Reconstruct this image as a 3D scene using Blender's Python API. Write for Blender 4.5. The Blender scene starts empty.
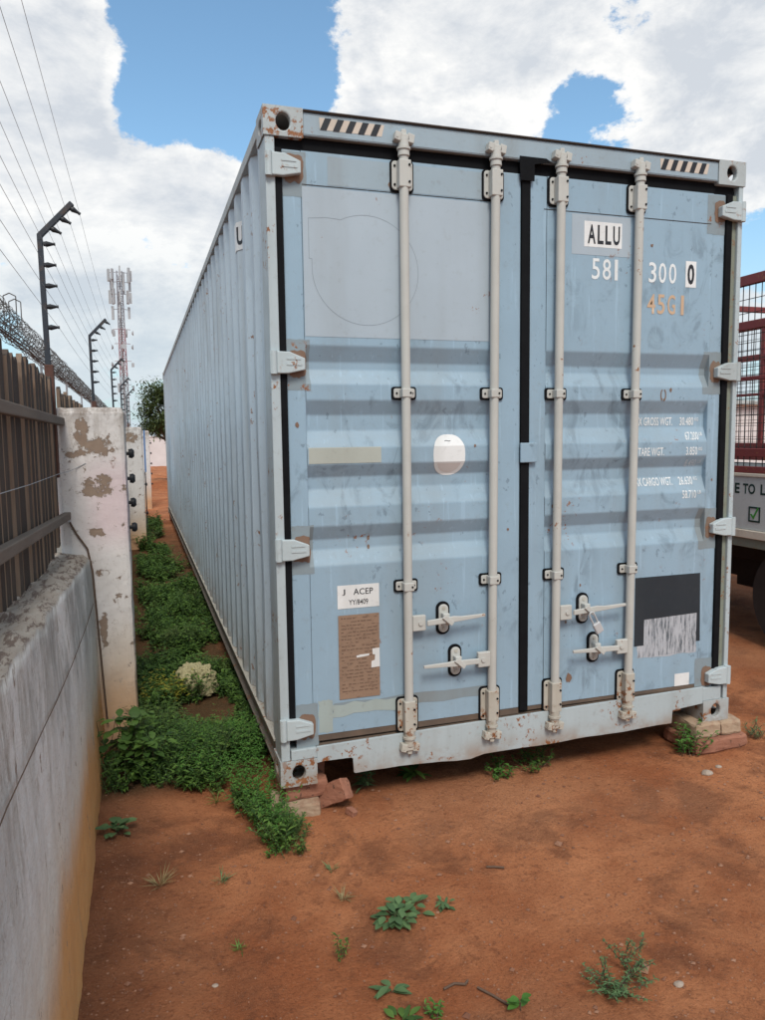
import bpy, bmesh, math, random
from math import radians, sin, cos, pi
from mathutils import Vector, Matrix, noise
import mathutils
random.seed(7)
S = bpy.context.scene
COL = S.collection

# ------------------------------------------------------------------ camera
LIFT = 0.15                                   # container stands on bricks, ground is z = 0
cd = bpy.data.cameras.new('camera'); cam = bpy.data.objects.new('camera', cd); COL.objects.link(cam)
r_ = Vector((0.951392, -0.307705, -0.0130793)); u_ = Vector((0.0425982, 0.0894123, 0.9950833)); f_ = Vector((0.3050224, 0.9472715, -0.0981738))
cam.matrix_world = Matrix(((r_.x, u_.x, -f_.x, -0.5356), (r_.y, u_.y, -f_.y, -3.1797), (r_.z, u_.z, -f_.z, 1.5497 + LIFT), (0, 0, 0, 1)))
cd.sensor_fit = 'VERTICAL'; cd.sensor_height = 36; cd.sensor_width = 27; cd.lens = 751.8 / 1020 * 36
cd.clip_end = 3000; cd.clip_start = 0.05
S.camera = cam

# ------------------------------------------------------------------ light
SUN_EL, SUN_AZ = 50, 188                      # azimuth clockwise from +Y
w = bpy.data.worlds.new('World'); S.world = w; w.use_nodes = True
nt = w.node_tree; N = nt.nodes; Lk = nt.links
bg = N['Background']; bg.inputs['Strength'].default_value = 0.1
sky = N.new('ShaderNodeTexSky'); sky.sky_type = 'NISHITA'; sky.sun_disc = False
sky.sun_elevation = radians(SUN_EL); sky.sun_rotation = radians(SUN_AZ); sky.air_density = 1.0; sky.dust_density = 1.2; sky.ozone_density = 1.5
def wn(t, **k):
    n = N.new(t)
    for a, b in k.items(): setattr(n, a, b)
    return n
tc = wn('ShaderNodeTexCoord')
def wmath(op, a, b=None, clamp=False):
    n = wn('ShaderNodeMath', operation=op, use_clamp=clamp)
    for i, v in enumerate((a, b)):
        if v is None: continue
        if isinstance(v, (int, float)): n.inputs[i].default_value = v
        else: Lk.new(v, n.inputs[i])
    return n.outputs[0]
def wnoise(scale, detail, rough, off=(0, 0, 0), dist=0, sc=(1, 1, 1.6)):
    m = wn('ShaderNodeMapping'); m.inputs['Location'].default_value = off; m.inputs['Scale'].default_value = sc
    Lk.new(tc.outputs['Generated'], m.inputs['Vector'])
    n = wn('ShaderNodeTexNoise'); n.inputs['Scale'].default_value = scale; n.inputs['Detail'].default_value = detail
    n.inputs['Roughness'].default_value = rough; n.inputs['Distortion'].default_value = dist
    Lk.new(m.outputs[0], n.inputs['Vector']); return n.outputs['Fac']
dens = wmath('MULTIPLY', wnoise(7.0, 12, 0.64, (3.1, 1.7, 0.4), 0.0), 3.0)
dens = wmath('SUBTRACT', dens, 0.80)
# openings (-) and banks (+) of cloud: direction, cos falloff, weight
blobs = [((0.10, 0.905, 0.413), 0.988, -0.62), ((0.155, 0.88, 0.445), 0.991, -0.45), ((0.06, 0.88, 0.475), 0.988, -0.40), ((0.511, 0.786, 0.345), 0.9975, -0.42),
         ((0.73, 0.66, 0.22), 0.994, -0.35),
         ((0.045, 0.935, 0.365), 0.997, -0.35), ((-0.10, 0.89, 0.43), 0.986, 0.42), ((-0.02, 0.975, 0.235), 0.975, 0.40), ((0.083, 0.945, 0.315), 0.994, 0.34), ((0.33, 0.83, 0.44), 0.985, 0.36), ((0.50, 0.75, 0.42), 0.975, 0.32), ((0.66, 0.66, 0.36), 0.98, 0.34)]
for d, c, wt in blobs:
    v = Vector(d).normalized()
    dp = wn('ShaderNodeVectorMath', operation='DOT_PRODUCT'); dp.inputs[1].default_value = v
    Lk.new(tc.outputs['Generated'], dp.inputs[0])
    mr = wn('ShaderNodeMapRange', interpolation_type='SMOOTHSTEP'); mr.inputs['From Min'].default_value = c; mr.inputs['From Max'].default_value = 1.0
    mr.inputs['To Min'].default_value = 0; mr.inputs['To Max'].default_value = wt
    Lk.new(dp.outputs['Value'], mr.inputs['Value']); dens = wmath('ADD', dens, mr.outputs[0])
cm = wn('ShaderNodeMapRange', interpolation_type='SMOOTHSTEP'); cm.inputs['From Min'].default_value = 0.54; cm.inputs['From Max'].default_value = 0.76
Lk.new(dens, cm.inputs['Value'])
cloud = wmath('MULTIPLY', cm.outputs[0], 0.97)
shade = wn('ShaderNodeValToRGB')
shade.color_ramp.elements[0].position = 0.34; shade.color_ramp.elements[0].color = (5.0, 5.3, 5.7, 1)
shade.color_ramp.elements[1].position = 0.60; shade.color_ramp.elements[1].color = (7.7, 7.65, 7.5, 1)
sn = wnoise(6.5, 12, 0.66, (7.3, 2.2, 9.1), 0.2, (1, 1, 2.0))
thick = wn('ShaderNodeMapRange', interpolation_type='SMOOTHSTEP'); thick.inputs['From Min'].default_value = .75; thick.inputs['From Max'].default_value = 1.25; thick.inputs['To Min'].default_value = .05; thick.inputs['To Max'].default_value = -.07
Lk.new(dens, thick.inputs['Value']); Lk.new(wmath('ADD', sn, thick.outputs[0]), shade.inputs['Fac'])
hs = wn('ShaderNodeMix', data_type='RGBA', blend_type='MULTIPLY'); hs.inputs['Factor'].default_value = 1
hs.inputs['B'].default_value = (1.30, 1.55, 1.50, 1)
Lk.new(sky.outputs[0], hs.inputs['A'])
mx = wn('ShaderNodeMix', data_type='RGBA'); Lk.new(cloud, mx.inputs['Factor']); Lk.new(hs.outputs['Result'], mx.inputs['A']); Lk.new(shade.outputs[0], mx.inputs['B'])
# pale haze towards the horizon
sx = wn('ShaderNodeSeparateXYZ'); Lk.new(tc.outputs['Generated'], sx.inputs[0])
hz = wn('ShaderNodeMapRange', interpolation_type='SMOOTHSTEP'); hz.inputs['From Min'].default_value = 0.30; hz.inputs['From Max'].default_value = -0.02
hz.inputs['To Min'].default_value = 0; hz.inputs['To Max'].default_value = 0.80
Lk.new(sx.outputs['Z'], hz.inputs['Value'])
mz = wn('ShaderNodeMix', data_type='RGBA'); Lk.new(hz.outputs[0], mz.inputs['Factor']); Lk.new(mx.outputs['Result'], mz.inputs['A']); mz.inputs['B'].default_value = (3.9, 4.9, 5.6, 1)
Lk.new(mz.outputs['Result'], bg.inputs['Color'])

sd = bpy.data.lights.new('sun', 'SUN'); sd.energy = 2.0; sd.angle = radians(18); sd.color = (1.0, 0.94, 0.85)
sun = bpy.data.objects.new('sun', sd); COL.objects.link(sun)
sdir = Vector((sin(radians(SUN_AZ)) * cos(radians(SUN_EL)), cos(radians(SUN_AZ)) * cos(radians(SUN_EL)), sin(radians(SUN_EL))))
sun.rotation_euler = sdir.to_track_quat('Z', 'Y').to_euler(); sun.location = (0, -5, 10)

S.view_settings.view_transform = 'Standard'; S.view_settings.look = 'None'; S.view_settings.gamma = 1
S.view_settings.use_curve_mapping = False; S.view_settings.exposure = 0.42

# ------------------------------------------------------------------ materials
class NT:
    def __init__(s, name):
        s.m = bpy.data.materials.new(name); s.m.use_nodes = True; s.t = s.m.node_tree; s.n = s.t.nodes; s.l = s.t.links
        s.b = s.n['Principled BSDF']; s.c = s.n.new('ShaderNodeTexCoord')
    def noise(s, scale, detail=6, rough=0.6, sc=(1, 1, 1), off=(0, 0, 0), dist=0):
        m = s.n.new('ShaderNodeMapping'); m.inputs['Scale'].default_value = sc; m.inputs['Location'].default_value = off
        s.l.new(s.c.outputs['Object'], m.inputs[0])
        n = s.n.new('ShaderNodeTexNoise'); n.inputs['Scale'].default_value = scale; n.inputs['Detail'].default_value = detail
        n.inputs['Roughness'].default_value = rough; n.inputs['Distortion'].default_value = dist
        s.l.new(m.outputs[0], n.inputs['Vector']); return n.outputs['Fac']
    def voronoi(s, scale, sc=(1, 1, 1), feature='F1'):
        m = s.n.new('ShaderNodeMapping'); m.inputs['Scale'].default_value = sc; s.l.new(s.c.outputs['Object'], m.inputs[0])
        n = s.n.new('ShaderNodeTexVoronoi'); n.feature = feature; n.inputs['Scale'].default_value = scale
        s.l.new(m.outputs[0], n.inputs['Vector']); return n.outputs['Distance']
    def rng(s, v, a, b, c=0, d=1):
        n = s.n.new('ShaderNodeMapRange'); n.interpolation_type = 'SMOOTHSTEP'
        for k, x in zip(('From Min', 'From Max', 'To Min', 'To Max'), (a, b, c, d)): n.inputs[k].default_value = x
        s.l.new(v, n.inputs['Value']); return n.outputs[0]
    def math(s, op, a, b):
        n = s.n.new('ShaderNodeMath'); n.operation = op
        for i, v in enumerate((a, b)):
            if isinstance(v, (int, float)): n.inputs[i].default_value = v
            else: s.l.new(v, n.inputs[i])
        return n.outputs[0]
    def mix(s, f, a, b, mode='MIX'):
        n = s.n.new('ShaderNodeMix'); n.data_type = 'RGBA'; n.blend_type = mode
        for k, v in (('Factor', f), ('A', a), ('B', b)):
            if isinstance(v, (int, float)): n.inputs[k].default_value = v
            elif isinstance(v, tuple): n.inputs[k].default_value = (*v, 1)
            else: s.l.new(v, n.inputs[k])
        return n.outputs['Result']
    def xyz(s):
        n = s.n.new('ShaderNodeSeparateXYZ'); s.l.new(s.c.outputs['Object'], n.inputs[0]); return n.outputs
    def island(s):
        n = s.n.new('ShaderNodeNewGeometry'); return n.outputs['Random Per Island']
    def fin(s, col, rough=0.6, bump=None, strength=0.3, dist=0.01, metallic=0, spec=0.4):
        if isinstance(col, tuple): s.b.inputs['Base Color'].default_value = (*col, 1)
        else: s.l.new(col, s.b.inputs['Base Color'])
        if isinstance(rough, (int, float)): s.b.inputs['Roughness'].default_value = rough
        else: s.l.new(rough, s.b.inputs['Roughness'])
        s.b.inputs['Metallic'].default_value = metallic; s.b.inputs['Specular IOR Level'].default_value = spec
        if bump is not None:
            n = s.n.new('ShaderNodeBump'); n.inputs['Strength'].default_value = strength; n.inputs['Distance'].default_value = dist
            s.l.new(bump, n.inputs['Height']); s.l.new(n.outputs[0], s.b.inputs['Normal'])
        return s.m
def mul(c, k): return tuple(min(1, x * k) for x in c)
RUST = (0.16, 0.055, 0.022)
def paint(name, col, rust=0.3, dirt=0.3, rough=0.5, bump=0.15, dirtcol=(0.16, 0.14, 0.11), scale=1.0, chips=None, low=None, smudge=0, ledge=0):
    t = NT(name)
    c = t.mix(t.noise(2.3 * scale, 8), mul(col, 0.86), mul(col, 1.12))
    c = t.mix(t.rng(t.noise(5, 5, .55, (1, 1, .12), (2, 5, 1)), .45, .75, 0, dirt), c, dirtcol)         # rain streaks
    c = t.mix(t.rng(t.noise(34, 4, .6), .55, .8, 0, dirt * .9), c, dirtcol)                       # specks of grime
    if smudge:
        k = t.math('MULTIPLY', t.rng(t.noise(6, 8, .65, (1.4, 1, .8), (5, 1, 2), 1.0), .50, .66, 0, 1), t.rng(t.noise(1.3, 2, .5, off=(1.2, 0, .6)), .45, .62, 0, smudge))
        c = t.mix(k, c, mul(col, .55))
    if ledge:
        c = t.mix(t.rng(t.noise(42, 5, .6, (1, 1, .05), (7, 7, 7)), .60, .66, 0, .35), c, mul(col, 1.35))      # fine vertical scratches
        c = t.mix(t.rng(t.noise(28, 4, .6, (1, 1, .7), (3, 7, 1)),   .655, .685, 0, .6), c, mul(col, .5))       # dark nicks
        gg = t.n.new('ShaderNodeNewGeometry'); sp_ = t.n.new('ShaderNodeSeparateXYZ'); t.l.new(gg.outputs['Normal'], sp_.inputs[0])
        c = t.mix(t.math('MULTIPLY', t.rng(sp_.outputs[2], .12, .35, 0, ledge), t.rng(t.noise(6, 6, .6, (.5, 1, 3)), .35, .6, .35, 1)), c, (.27, .30, .31))
    if chips:
        c = t.mix(t.rng(t.noise(55, 3, .7, off=(4, 4, 4)), .70, .74, 0, .8), c, chips)
    if low:                                                                                      # red soil splashed low on the steel
        z = t.xyz()[2]
        k = t.math('MULTIPLY', t.rng(z, low, 0.0, 0, .75), t.rng(t.noise(9, 6), .3, .65))
        c = t.mix(k, c, (.26, .17, .11))
    k = t.math('MULTIPLY', t.rng(t.noise(26, 8, .72, off=(9, 3, 1)), .605 - .045 * rust, .64 - .045 * rust), t.rng(t.noise(3.1, 3, off=(1, 8, 2)), .61 - .08 * rust, .68 - .08 * rust)) if rust > 0 else 0.0
    c = t.mix(k, c, t.mix(t.noise(60, 3), RUST, (.30, .13, .05)))
    h = t.math('ADD', t.noise(3.5, 3, .5), t.math('MULTIPLY', t.noise(70, 4), .15))
    return t.fin(c, t.rng(t.noise(8, 4), .2, .8, rough - .1, rough + .15), h, bump, .02)
BLUE = (0.262, 0.372, 0.465)
M = {}
M['railweb'] = paint('rail_web_paint', (.20, .17, .14), 1.4, .6, .7, .2)
M['railedge'] = paint('rail_edge_paint', (.42, .40, .35), 1.0, .5, .6, .2)
M['door'] = paint('door_paint', BLUE, .15, .25, .42, .16, dirtcol=(.20, .21, .20), smudge=.7, ledge=.22)
M['side'] = paint('side_paint', (.47, .56, .63), .7, .40, .5, .2, dirtcol=(.22, .21, .18), low=.5, smudge=.3)
M['frame'] = paint('frame_paint', (.39, .45, .475), 1.0, .35, .5, .15, low=.12)
M['hinge'] = paint('hinge_paint', (.42, .48, .50), .8, .35, .5, .15, scale=3)
M['header'] = paint('header_paint', (.285, .36, .415), .4, .3, .5, .12)
M['rail'] = paint('rail_paint', (.40, .43, .43), .75, .5, .6, .2, low=.14)
M['rod'] = paint('rod_paint', (.455, .455, .43), .35, .12, .72, .1, dirtcol=(.28, .24, .19), scale=3)
M['cam'] = paint('cam_paint', (.44, .42, .37), 1.6, .6, .6, .2, scale=5, dirtcol=(.25, .19, .13))
M['patch'] = paint('pale_overpaint', (.355, .42, .478), .1, .15, .5, .05)
M['greypatch'] = paint('grey_overpaint', (.215, .265, .295), .8, .4, .6, .1)
M['lowpatch'] = paint('grey_green_overpaint', (.33, .39, .38), .3, .35, .6, .1)
M['beige'] = paint('beige_overpaint', (.38, .40, .36), .1, .2, .6, .05)
M['rustpaint'] = paint('rusty_paint', (.19, .115, .08), .6, .6, .8, .3, scale=4)
M['greenrust'] = paint('greenish_worn_paint', (.20, .22, .18), 1.3, .8, .8, .3, scale=3)
M['white'] = paint('white_sticker', (.72, .73, .73), .0, .25, .4, .02)
M['letter'] = paint('white_lettering', (.70, .73, .74), .0, .25, .5, .0, chips=BLUE)
M['faint'] = paint('worn_white_lettering', (.46, .53, .58), .0, .25, .5, .0, chips=BLUE)
M['orange'] = paint('faded_orange_lettering', (.52, .36, .24), .0, .2, .5, .0, chips=BLUE)
M['cream'] = paint('cream_stripe', (.55, .47, .40), .1, .2, .5, .0)
M['ovalstain'] = paint('pinkish_stain', (.62, .58, .56), 0, .2, .5, 0)
M['black'] = paint('black_film', (.017, .023, .030), .0, .12, .6, .02, dirtcol=(.08, .09, .10))
M['ink'] = paint('black_ink', (.012, .013, .018), 0, .0, .5, 0)
t = NT('rubber_seal'); M['rubber'] = t.fin(t.mix(t.noise(12, 5), (.003, .003, .004), (.010, .011, .013)), .85, t.noise(30), .3, .005, spec=.12)
t = NT('dirty_seal'); M['dirtyseal'] = t.fin(t.mix(t.noise(9, 6), (.05, .042, .038), (.17, .115, .08)), .8, t.noise(30), .3, .005)
t = NT('dark_hole'); M['dark'] = t.fin(t.mix(t.noise(9, 6), (.012, .010, .009), (.05, .03, .02)), .9)
t = NT('brown_plate')
c = t.mix(t.noise(7, 6), (.20, .125, .085), (.31, .205, .14))
c = t.mix(t.rng(t.noise(50, 5, .7, (.8, 1, 2.2)), .52, .66, 0, .5), c, (.10, .06, .045))
M['plate'] = t.fin(c, .7, t.noise(60), .2, .003)
t = NT('scraped_film')                                                       # torn white backing paper over a black film
x = t.xyz()
k = t.rng(t.noise(30, 9, .78, (3.0, 1, .28)), .40, .53)
k = t.math('MAXIMUM', k, t.rng(x[2], .40, .385))
M['scraped'] = t.fin(t.mix(k, (.085, .10, .115), t.mix(t.noise(12), (.34, .36, .40), (.48, .49, .52))), .7)
# plaster
STAIN = {'wall_plaster': (.36, .08), 'pillar_plaster': (.34, .0), 'far_pillar_plaster': (.20, .0)}
def plaster(name, base, wallz):
    t = NT(name); x = t.xyz()
    c = t.mix(t.noise(1.8, 8, .6), mul(base, .82), mul(base, 1.10))
    st = t.rng(t.noise(8, 8, .68, (1.0, 1.0, .14), (3, 3, 3), .5), .46, .62)
    hi = t.rng(x[2], wallz - .75, wallz, .15, 1)
    c = t.mix(t.math('MULTIPLY', t.math('MULTIPLY', st, hi), .58), c, t.mix(t.noise(3, 3), (.13, .125, .11), (.30, .23, .15)))             # mould streaks running from the top
    c = t.mix(t.math('MULTIPLY', t.rng(t.noise(16, 8, .75, (1, 1, .5), (5, 1, 5)), .54, .62, 0, .7), hi), c, (.24, .19, .145))
    n = t.noise(3, 6, .6, (1, 1, .35))
    zz = t.math('ADD', x[2], t.math('MULTIPLY', n, -.34))
    c = t.mix(t.rng(zz, STAIN[name][0] + .28, STAIN[name][1] + .1, 0, .6), c, (.62, .50, .36))
    c = t.mix(t.rng(zz, STAIN[name][0], STAIN[name][1], 0, .97), c, t.mix(t.noise(12, 5), (.60, .27, .075), (.70, .38, .15)))  # soil splash
    c = t.mix(t.rng(t.noise(11, 6, .7, (1, 1, .6), (2, 9, 4)), .64, .67, 0, .9), c, (.27, .20, .155))
    vd = t.n.new('ShaderNodeTexVoronoi'); vd.feature = 'DISTANCE_TO_EDGE'; vd.inputs['Scale'].default_value = 2.6
    vm = t.n.new('ShaderNodeVectorMath'); vm.operation = 'ADD'; nn_ = t.n.new('ShaderNodeTexNoise'); nn_.inputs['Scale'].default_value = 5; nn_.inputs['Detail'].default_value = 6
    t.l.new(t.c.outputs['Object'], nn_.inputs['Vector']); t.l.new(nn_.outputs['Color'], vm.inputs[0]); t.l.new(t.c.outputs['Object'], vm.inputs[1]); t.l.new(vm.outputs[0], vd.inputs['Vector'])
    c = t.mix(t.math('MULTIPLY', t.rng(vd.outputs['Distance'], .006, .002), t.rng(t.noise(2.0, 2, off=(6, 6, 6)), .45, .6, 0, .7)), c, (.16, .13, .11))
    c = t.mix(t.rng(t.noise(48, 5, .7), .56, .74, 0, .55), c, (.27, .24, .21))
    return t, c
t, c = plaster('wall_plaster', (.74, .735, .71), 1.25)
x = t.xyz()
# greyer unpainted render towards the camera end
k = t.rng(t.math('ADD', t.math('MULTIPLY', x[1], -1), t.math('MULTIPLY', t.noise(2.5, 5, .6, (1, 1, .5)), 1.6)), 1.9, 2.9, 0, .55)
k = t.math('MULTIPLY', t.math('MAXIMUM', k, t.rng(t.noise(2.1, 6, .6, (1, 1, .5), (5, 5, 5)), .46, .60, 0, .7)), t.rng(x[2], .50, .95, 0, 1))
c = t.mix(k, c, (.25, .25, .235))
c = t.mix(t.math('MULTIPLY', t.rng(t.noise(3.0, 3, .5, (1, 1, .08), (0, 4.4, 0)), .62, .68), .4), c, (.36, .23, .13))
gn = t.n.new('ShaderNodeNewGeometry'); sp = t.n.new('ShaderNodeSeparateXYZ'); t.l.new(gn.outputs['Normal'], sp.inputs[0])
cop = t.mix(t.noise(10, 8, .7), (.25, .19, .145), (.50, .46, .40))
cop = t.mix(t.rng(t.noise(16, 6, .75, (2.2, .5, 1)), .50, .57, 0, .85), cop, (.13, .085, .065))
c = t.mix(t.rng(t.math('ADD', sp.outputs[2], t.math('MULTIPLY', t.noise(14), .4)), .55, .85), c, cop)
M['wall'] = t.fin(c, .85, t.math('ADD', t.noise(7, 10, .68), t.math('MULTIPLY', t.voronoi(9), .10)), .75, .035)
t = NT('wall_coping')
c = t.mix(t.noise(10, 8, .7), (.17, .12, .085), (.46, .43, .38))
c = t.mix(t.rng(t.noise(20, 5, .7, (2.6, .6, 1)), .52, .6), c, (.14, .085, .06))
M['coping'] = t.fin(c, .9, t.noise(24, 8, .7), .8, .04)
def pillar_mat(name, spots, pink=True):
    t, c = plaster(name, (.66, .63, .615), 2.1); x = t.xyz()
    if pink:
        c = t.mix(t.math('MULTIPLY', t.rng(x[0], -.10, .06), t.rng(t.math('ABSOLUTE', t.math('SUBTRACT', x[2], 1.36), 0), .32, .10, 0, .6)), c, (.62, .46, .49))
    c = t.mix(t.rng(x[2], .85, .2, 0, .6), c, (.50, .36, .26))
    tot = None
    for (sx_, sz_, rx, rz) in spots:                                          # plaster fallen off in patches
        dx = t.math('MULTIPLY', t.math('SUBTRACT', x[0], sx_), 1 / rx); dz = t.math('MULTIPLY', t.math('SUBTRACT', x[2], sz_), 1 / rz)
        d = t.math('ADD', t.math('MULTIPLY', dx, dx), t.math('MULTIPLY', dz, dz))
        g = t.rng(d, 3.0, 0.0, 0, .17); tot = g if tot is None else t.math('ADD', tot, g)
    tot = t.math('ADD', tot, t.math('MULTIPLY', t.noise(15, 10, .74, dist=.25), .95))
    c = t.mix(t.math('MULTIPLY', t.rng(x[2], 1.74, 1.87), t.rng(t.noise(12, 6, .7), .42, .58, 0, .7)), c, (.20, .16, .135))
    k = t.rng(tot, .585, .60)
    c = t.mix(t.rng(tot, .545, .58, 0, .6), c, (.38, .32, .28))
    c = t.mix(k, c, t.mix(t.noise(22, 5), (.19, .135, .10), (.32, .24, .185)))
    h = t.math('ADD', t.math('MULTIPLY', k, -.6), t.math('MULTIPLY', t.noise(20, 6), .5))
    return t.fin(c, .88, h, .7, .012)
t = NT('weathered_wood')
c = t.mix(t.island(), (.075, .042, .028), (.19, .14, .105))
c = t.mix(t.rng(t.noise(14, 6, .65, (2, 2, .15)), .4, .7, 0, .8), c, (.055, .038, .030))
c = t.mix(t.rng(t.noise(5, 4, .6), .55, .75, 0, .6), c, (.20, .11, .065))
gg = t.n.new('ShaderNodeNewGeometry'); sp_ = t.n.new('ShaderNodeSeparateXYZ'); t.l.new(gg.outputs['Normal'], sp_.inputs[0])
c = t.mix(t.rng(t.math('ABSOLUTE', sp_.outputs[1], 0), .5, .8), t.mix(.75, c, (.030, .020, .015)), t.mix(.35, c, (.26, .185, .13)))  # slat edges lightened, broad faces darkened: sunlit and shaded sides painted into the colour
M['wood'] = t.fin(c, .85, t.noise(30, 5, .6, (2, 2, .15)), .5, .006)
t = NT('rail_wood'); c = t.mix(t.noise(10, 6, .6, (2, .3, 2)), (.09, .07, .055), (.20, .165, .135)); M['railwood'] = t.fin(c, .85, t.noise(30, 5, .6, (2, .3, 2)), .4, .005)
t = NT('dark_post_steel'); c = t.mix(t.rng(t.noise(20, 5), .5, .7), (.018, .024, .035), (.05, .035, .03)); M['post'] = t.fin(c, .55, t.noise(40), .2, .003)
t = NT('rusty_post_foot'); c = t.mix(t.noise(25, 6), (.04, .022, .018), (.13, .06, .045)); M['postrust'] = t.fin(c, .85, t.noise(50), .4, .004)
t = NT('insulator_plastic'); M['insul'] = t.fin((.016, .018, .022), .45)
t = NT('thin_wire'); M['wire'] = t.fin((.30, .32, .34), .6)
t = NT('razor_steel'); M['razor'] = t.fin(t.mix(t.noise(3), (.030, .026, .026), (.10, .09, .085)), .7)
t = NT('burnt_brick'); c = t.mix(t.noise(9, 7, .7), (.20, .075, .045), (.36, .17, .11)); c = t.mix(t.rng(t.noise(40, 4), .6, .7), c, (.10, .05, .035)); M['brick'] = t.fin(c, .9, t.noise(25, 8, .7), .6, .01)
t = NT('sandy_brick'); c = t.mix(t.noise(9, 7, .7), (.30, .20, .13), (.42, .32, .23)); c = t.mix(t.rng(t.noise(14, 4), .5, .75, 0, .7), c, (.22, .09, .05)); M['sandbrick'] = t.fin(c, .9, t.noise(25, 8, .7), .5, .01)
t = NT('stone'); M['stone'] = t.fin(t.mix(t.noise(20, 5), (.20, .14, .10), (.44, .37, .31)), .85, t.noise(30), .4, .01)
t = NT('pebble_mix'); M['pebbles'] = t.fin(t.mix(t.island(), (.15, .062, .036), (.30, .16, .10)), .9)
t = NT('straw'); c = t.mix(t.noise(20, 6, .6, (3, 3, .4)), (.20, .17, .07), (.60, .55, .34)); M['straw'] = t.fin(c, .85, t.noise(30, 6, .6, (3, 3, .4)), .8, .02)
t = NT('twig'); M['twig'] = t.fin(t.mix(t.noise(20), (.06, .035, .025), (.15, .10, .07)), .9)
def leafmat(name, a, b, cc=None):
    t = NT(name); c = t.mix(t.island(), a, b)
    if cc: c = t.mix(t.rng(t.noise(2.2, 3), .55, .72), c, cc)
    m = t.fin(c, .55, spec=.3)
    t.b.inputs['Transmission Weight'].default_value = 0
    tr = t.n.new('ShaderNodeBsdfTranslucent'); t.l.new(c, tr.inputs['Color'])
    ms = t.n.new('ShaderNodeMixShader'); ms.inputs[0].default_value = .28
    t.l.new(t.b.outputs[0], ms.inputs[1]); t.l.new(tr.outputs[0], ms.inputs[2]); t.l.new(ms.outputs[0], t.n['Material Output'].inputs[0])
    return m
M['weed'] = leafmat('weed_leaf', (.030, .075, .018), (.14, .25, .05), (.10, .135, .04))
M['weedlight'] = leafmat('bright_weed_leaf', (.055, .155, .025), (.11, .25, .05))
M['weedblue'] = leafmat('dull_weed_leaf', (.065, .13, .055), (.15, .25, .105))
M['yellow'] = leafmat('yellow_leaf', (.25, .24, .03), (.42, .38, .06))
M['dry'] = leafmat('dry_grass', (.20, .16, .07), (.34, .28, .14))
M['tree'] = leafmat('tree_leaf', (.040, .062, .022), (.115, .155, .055))
t = NT('bark'); M['bark'] = t.fin(t.mix(t.noise(12), (.07, .05, .035), (.16, .12, .09)), .9, t.noise(20), .6, .02)
t = NT('lattice_steel'); x = t.xyz()
c = t.mix(t.math('MULTIPLY', t.rng(x[2], 9.5, 10), t.rng(x[2], 16, 15.5)), (.26, .26, .29), (.33, .19, .21)); M['lattice'] = t.fin(c, .6)
t = NT('antenna_grey'); M['antenna'] = t.fin((.36, .38, .40), .6)
t = NT('white_render'); M['farwall'] = t.fin(t.mix(t.noise(1.2, 6), (.50, .45, .44), (.70, .66, .66)), .9)
t = NT('blue_board'); M['blueboard'] = t.fin(t.mix(t.noise(6), (.05, .13, .32), (.10, .22, .42)), .7)
M['truckred'] = paint('red_oxide_paint', (.19, .035, .035), .9, .4, .6, .15, dirtcol=(.10, .05, .04))
M['truckwhite'] = paint('truck_white_paint', (.50, .52, .52), .2, .35, .45, .05)
M['trucklip'] = paint('truck_lip_paint', (.62, .56, .47), .4, .4, .5, .05)
M['green'] = paint('green_ink', (.05, .25, .04), 0, 0, .5, 0)
M['textdark'] = paint('dark_green_ink', (.012, .035, .028), 0, 0, .5, 0)
t = NT('tyre_rubber'); M['tyre'] = t.fin(t.mix(t.noise(8), (.012, .012, .013), (.05, .04, .035)), .85)
t = NT('chassis_black'); M['chassis'] = t.fin(t.mix(t.noise(8), (.012, .011, .011), (.035, .028, .024)), .85)
t = NT('polished_steel'); M['steel'] = t.fin((.50, .51, .52), .45, metallic=.25)
t = NT('mesh_wire'); M['meshwire'] = t.fin((.045, .035, .035), .7)
# red soil
t = NT('red_soil'); x = t.xyz()
c = t.mix(t.rng(t.noise(1.3, 10, .66), .34, .66), (.310, .102, .042), (.49, .200, .092))
c = t.mix(t.rng(t.noise(2.6, 7, .68, off=(3, 1, 0), dist=.5), .50, .64, 0, .6), c, (.15, .058, .031))
c = t.mix(t.rng(t.noise(.8, 5, .6, off=(8, 8, 0)), .48, .66, 0, .45), c, (.36, .175, .095))
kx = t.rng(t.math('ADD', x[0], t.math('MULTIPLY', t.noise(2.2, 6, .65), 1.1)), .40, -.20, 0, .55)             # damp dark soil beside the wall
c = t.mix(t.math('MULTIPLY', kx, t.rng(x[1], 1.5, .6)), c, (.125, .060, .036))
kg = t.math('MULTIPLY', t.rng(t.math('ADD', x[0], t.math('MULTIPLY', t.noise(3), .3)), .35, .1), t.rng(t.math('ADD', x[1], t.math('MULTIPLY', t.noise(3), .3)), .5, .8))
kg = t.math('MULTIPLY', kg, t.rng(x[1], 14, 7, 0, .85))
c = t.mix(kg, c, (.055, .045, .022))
c = t.mix(t.rng(t.noise(95, 6, .8), .52, .62, 0, .55), c, (.13, .045, .022))
c = t.mix(t.rng(t.noise(22, 6, .75, off=(4, 1, 0)), .56, .62, 0, .45), c, (.16, .058, .03))
c = t.mix(t.rng(t.noise(150, 4, .8, off=(3, 3, 3)), .60, .66, 0, .6), c, (.50, .27, .16))
h = t.math('ADD', t.math('MULTIPLY', t.noise(9, 10, .72), .6), t.math('MULTIPLY', t.noise(80, 6, .8), .22))
M['soil'] = t.fin(c, .95, h, 1.0, .045, spec=.15)

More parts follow.
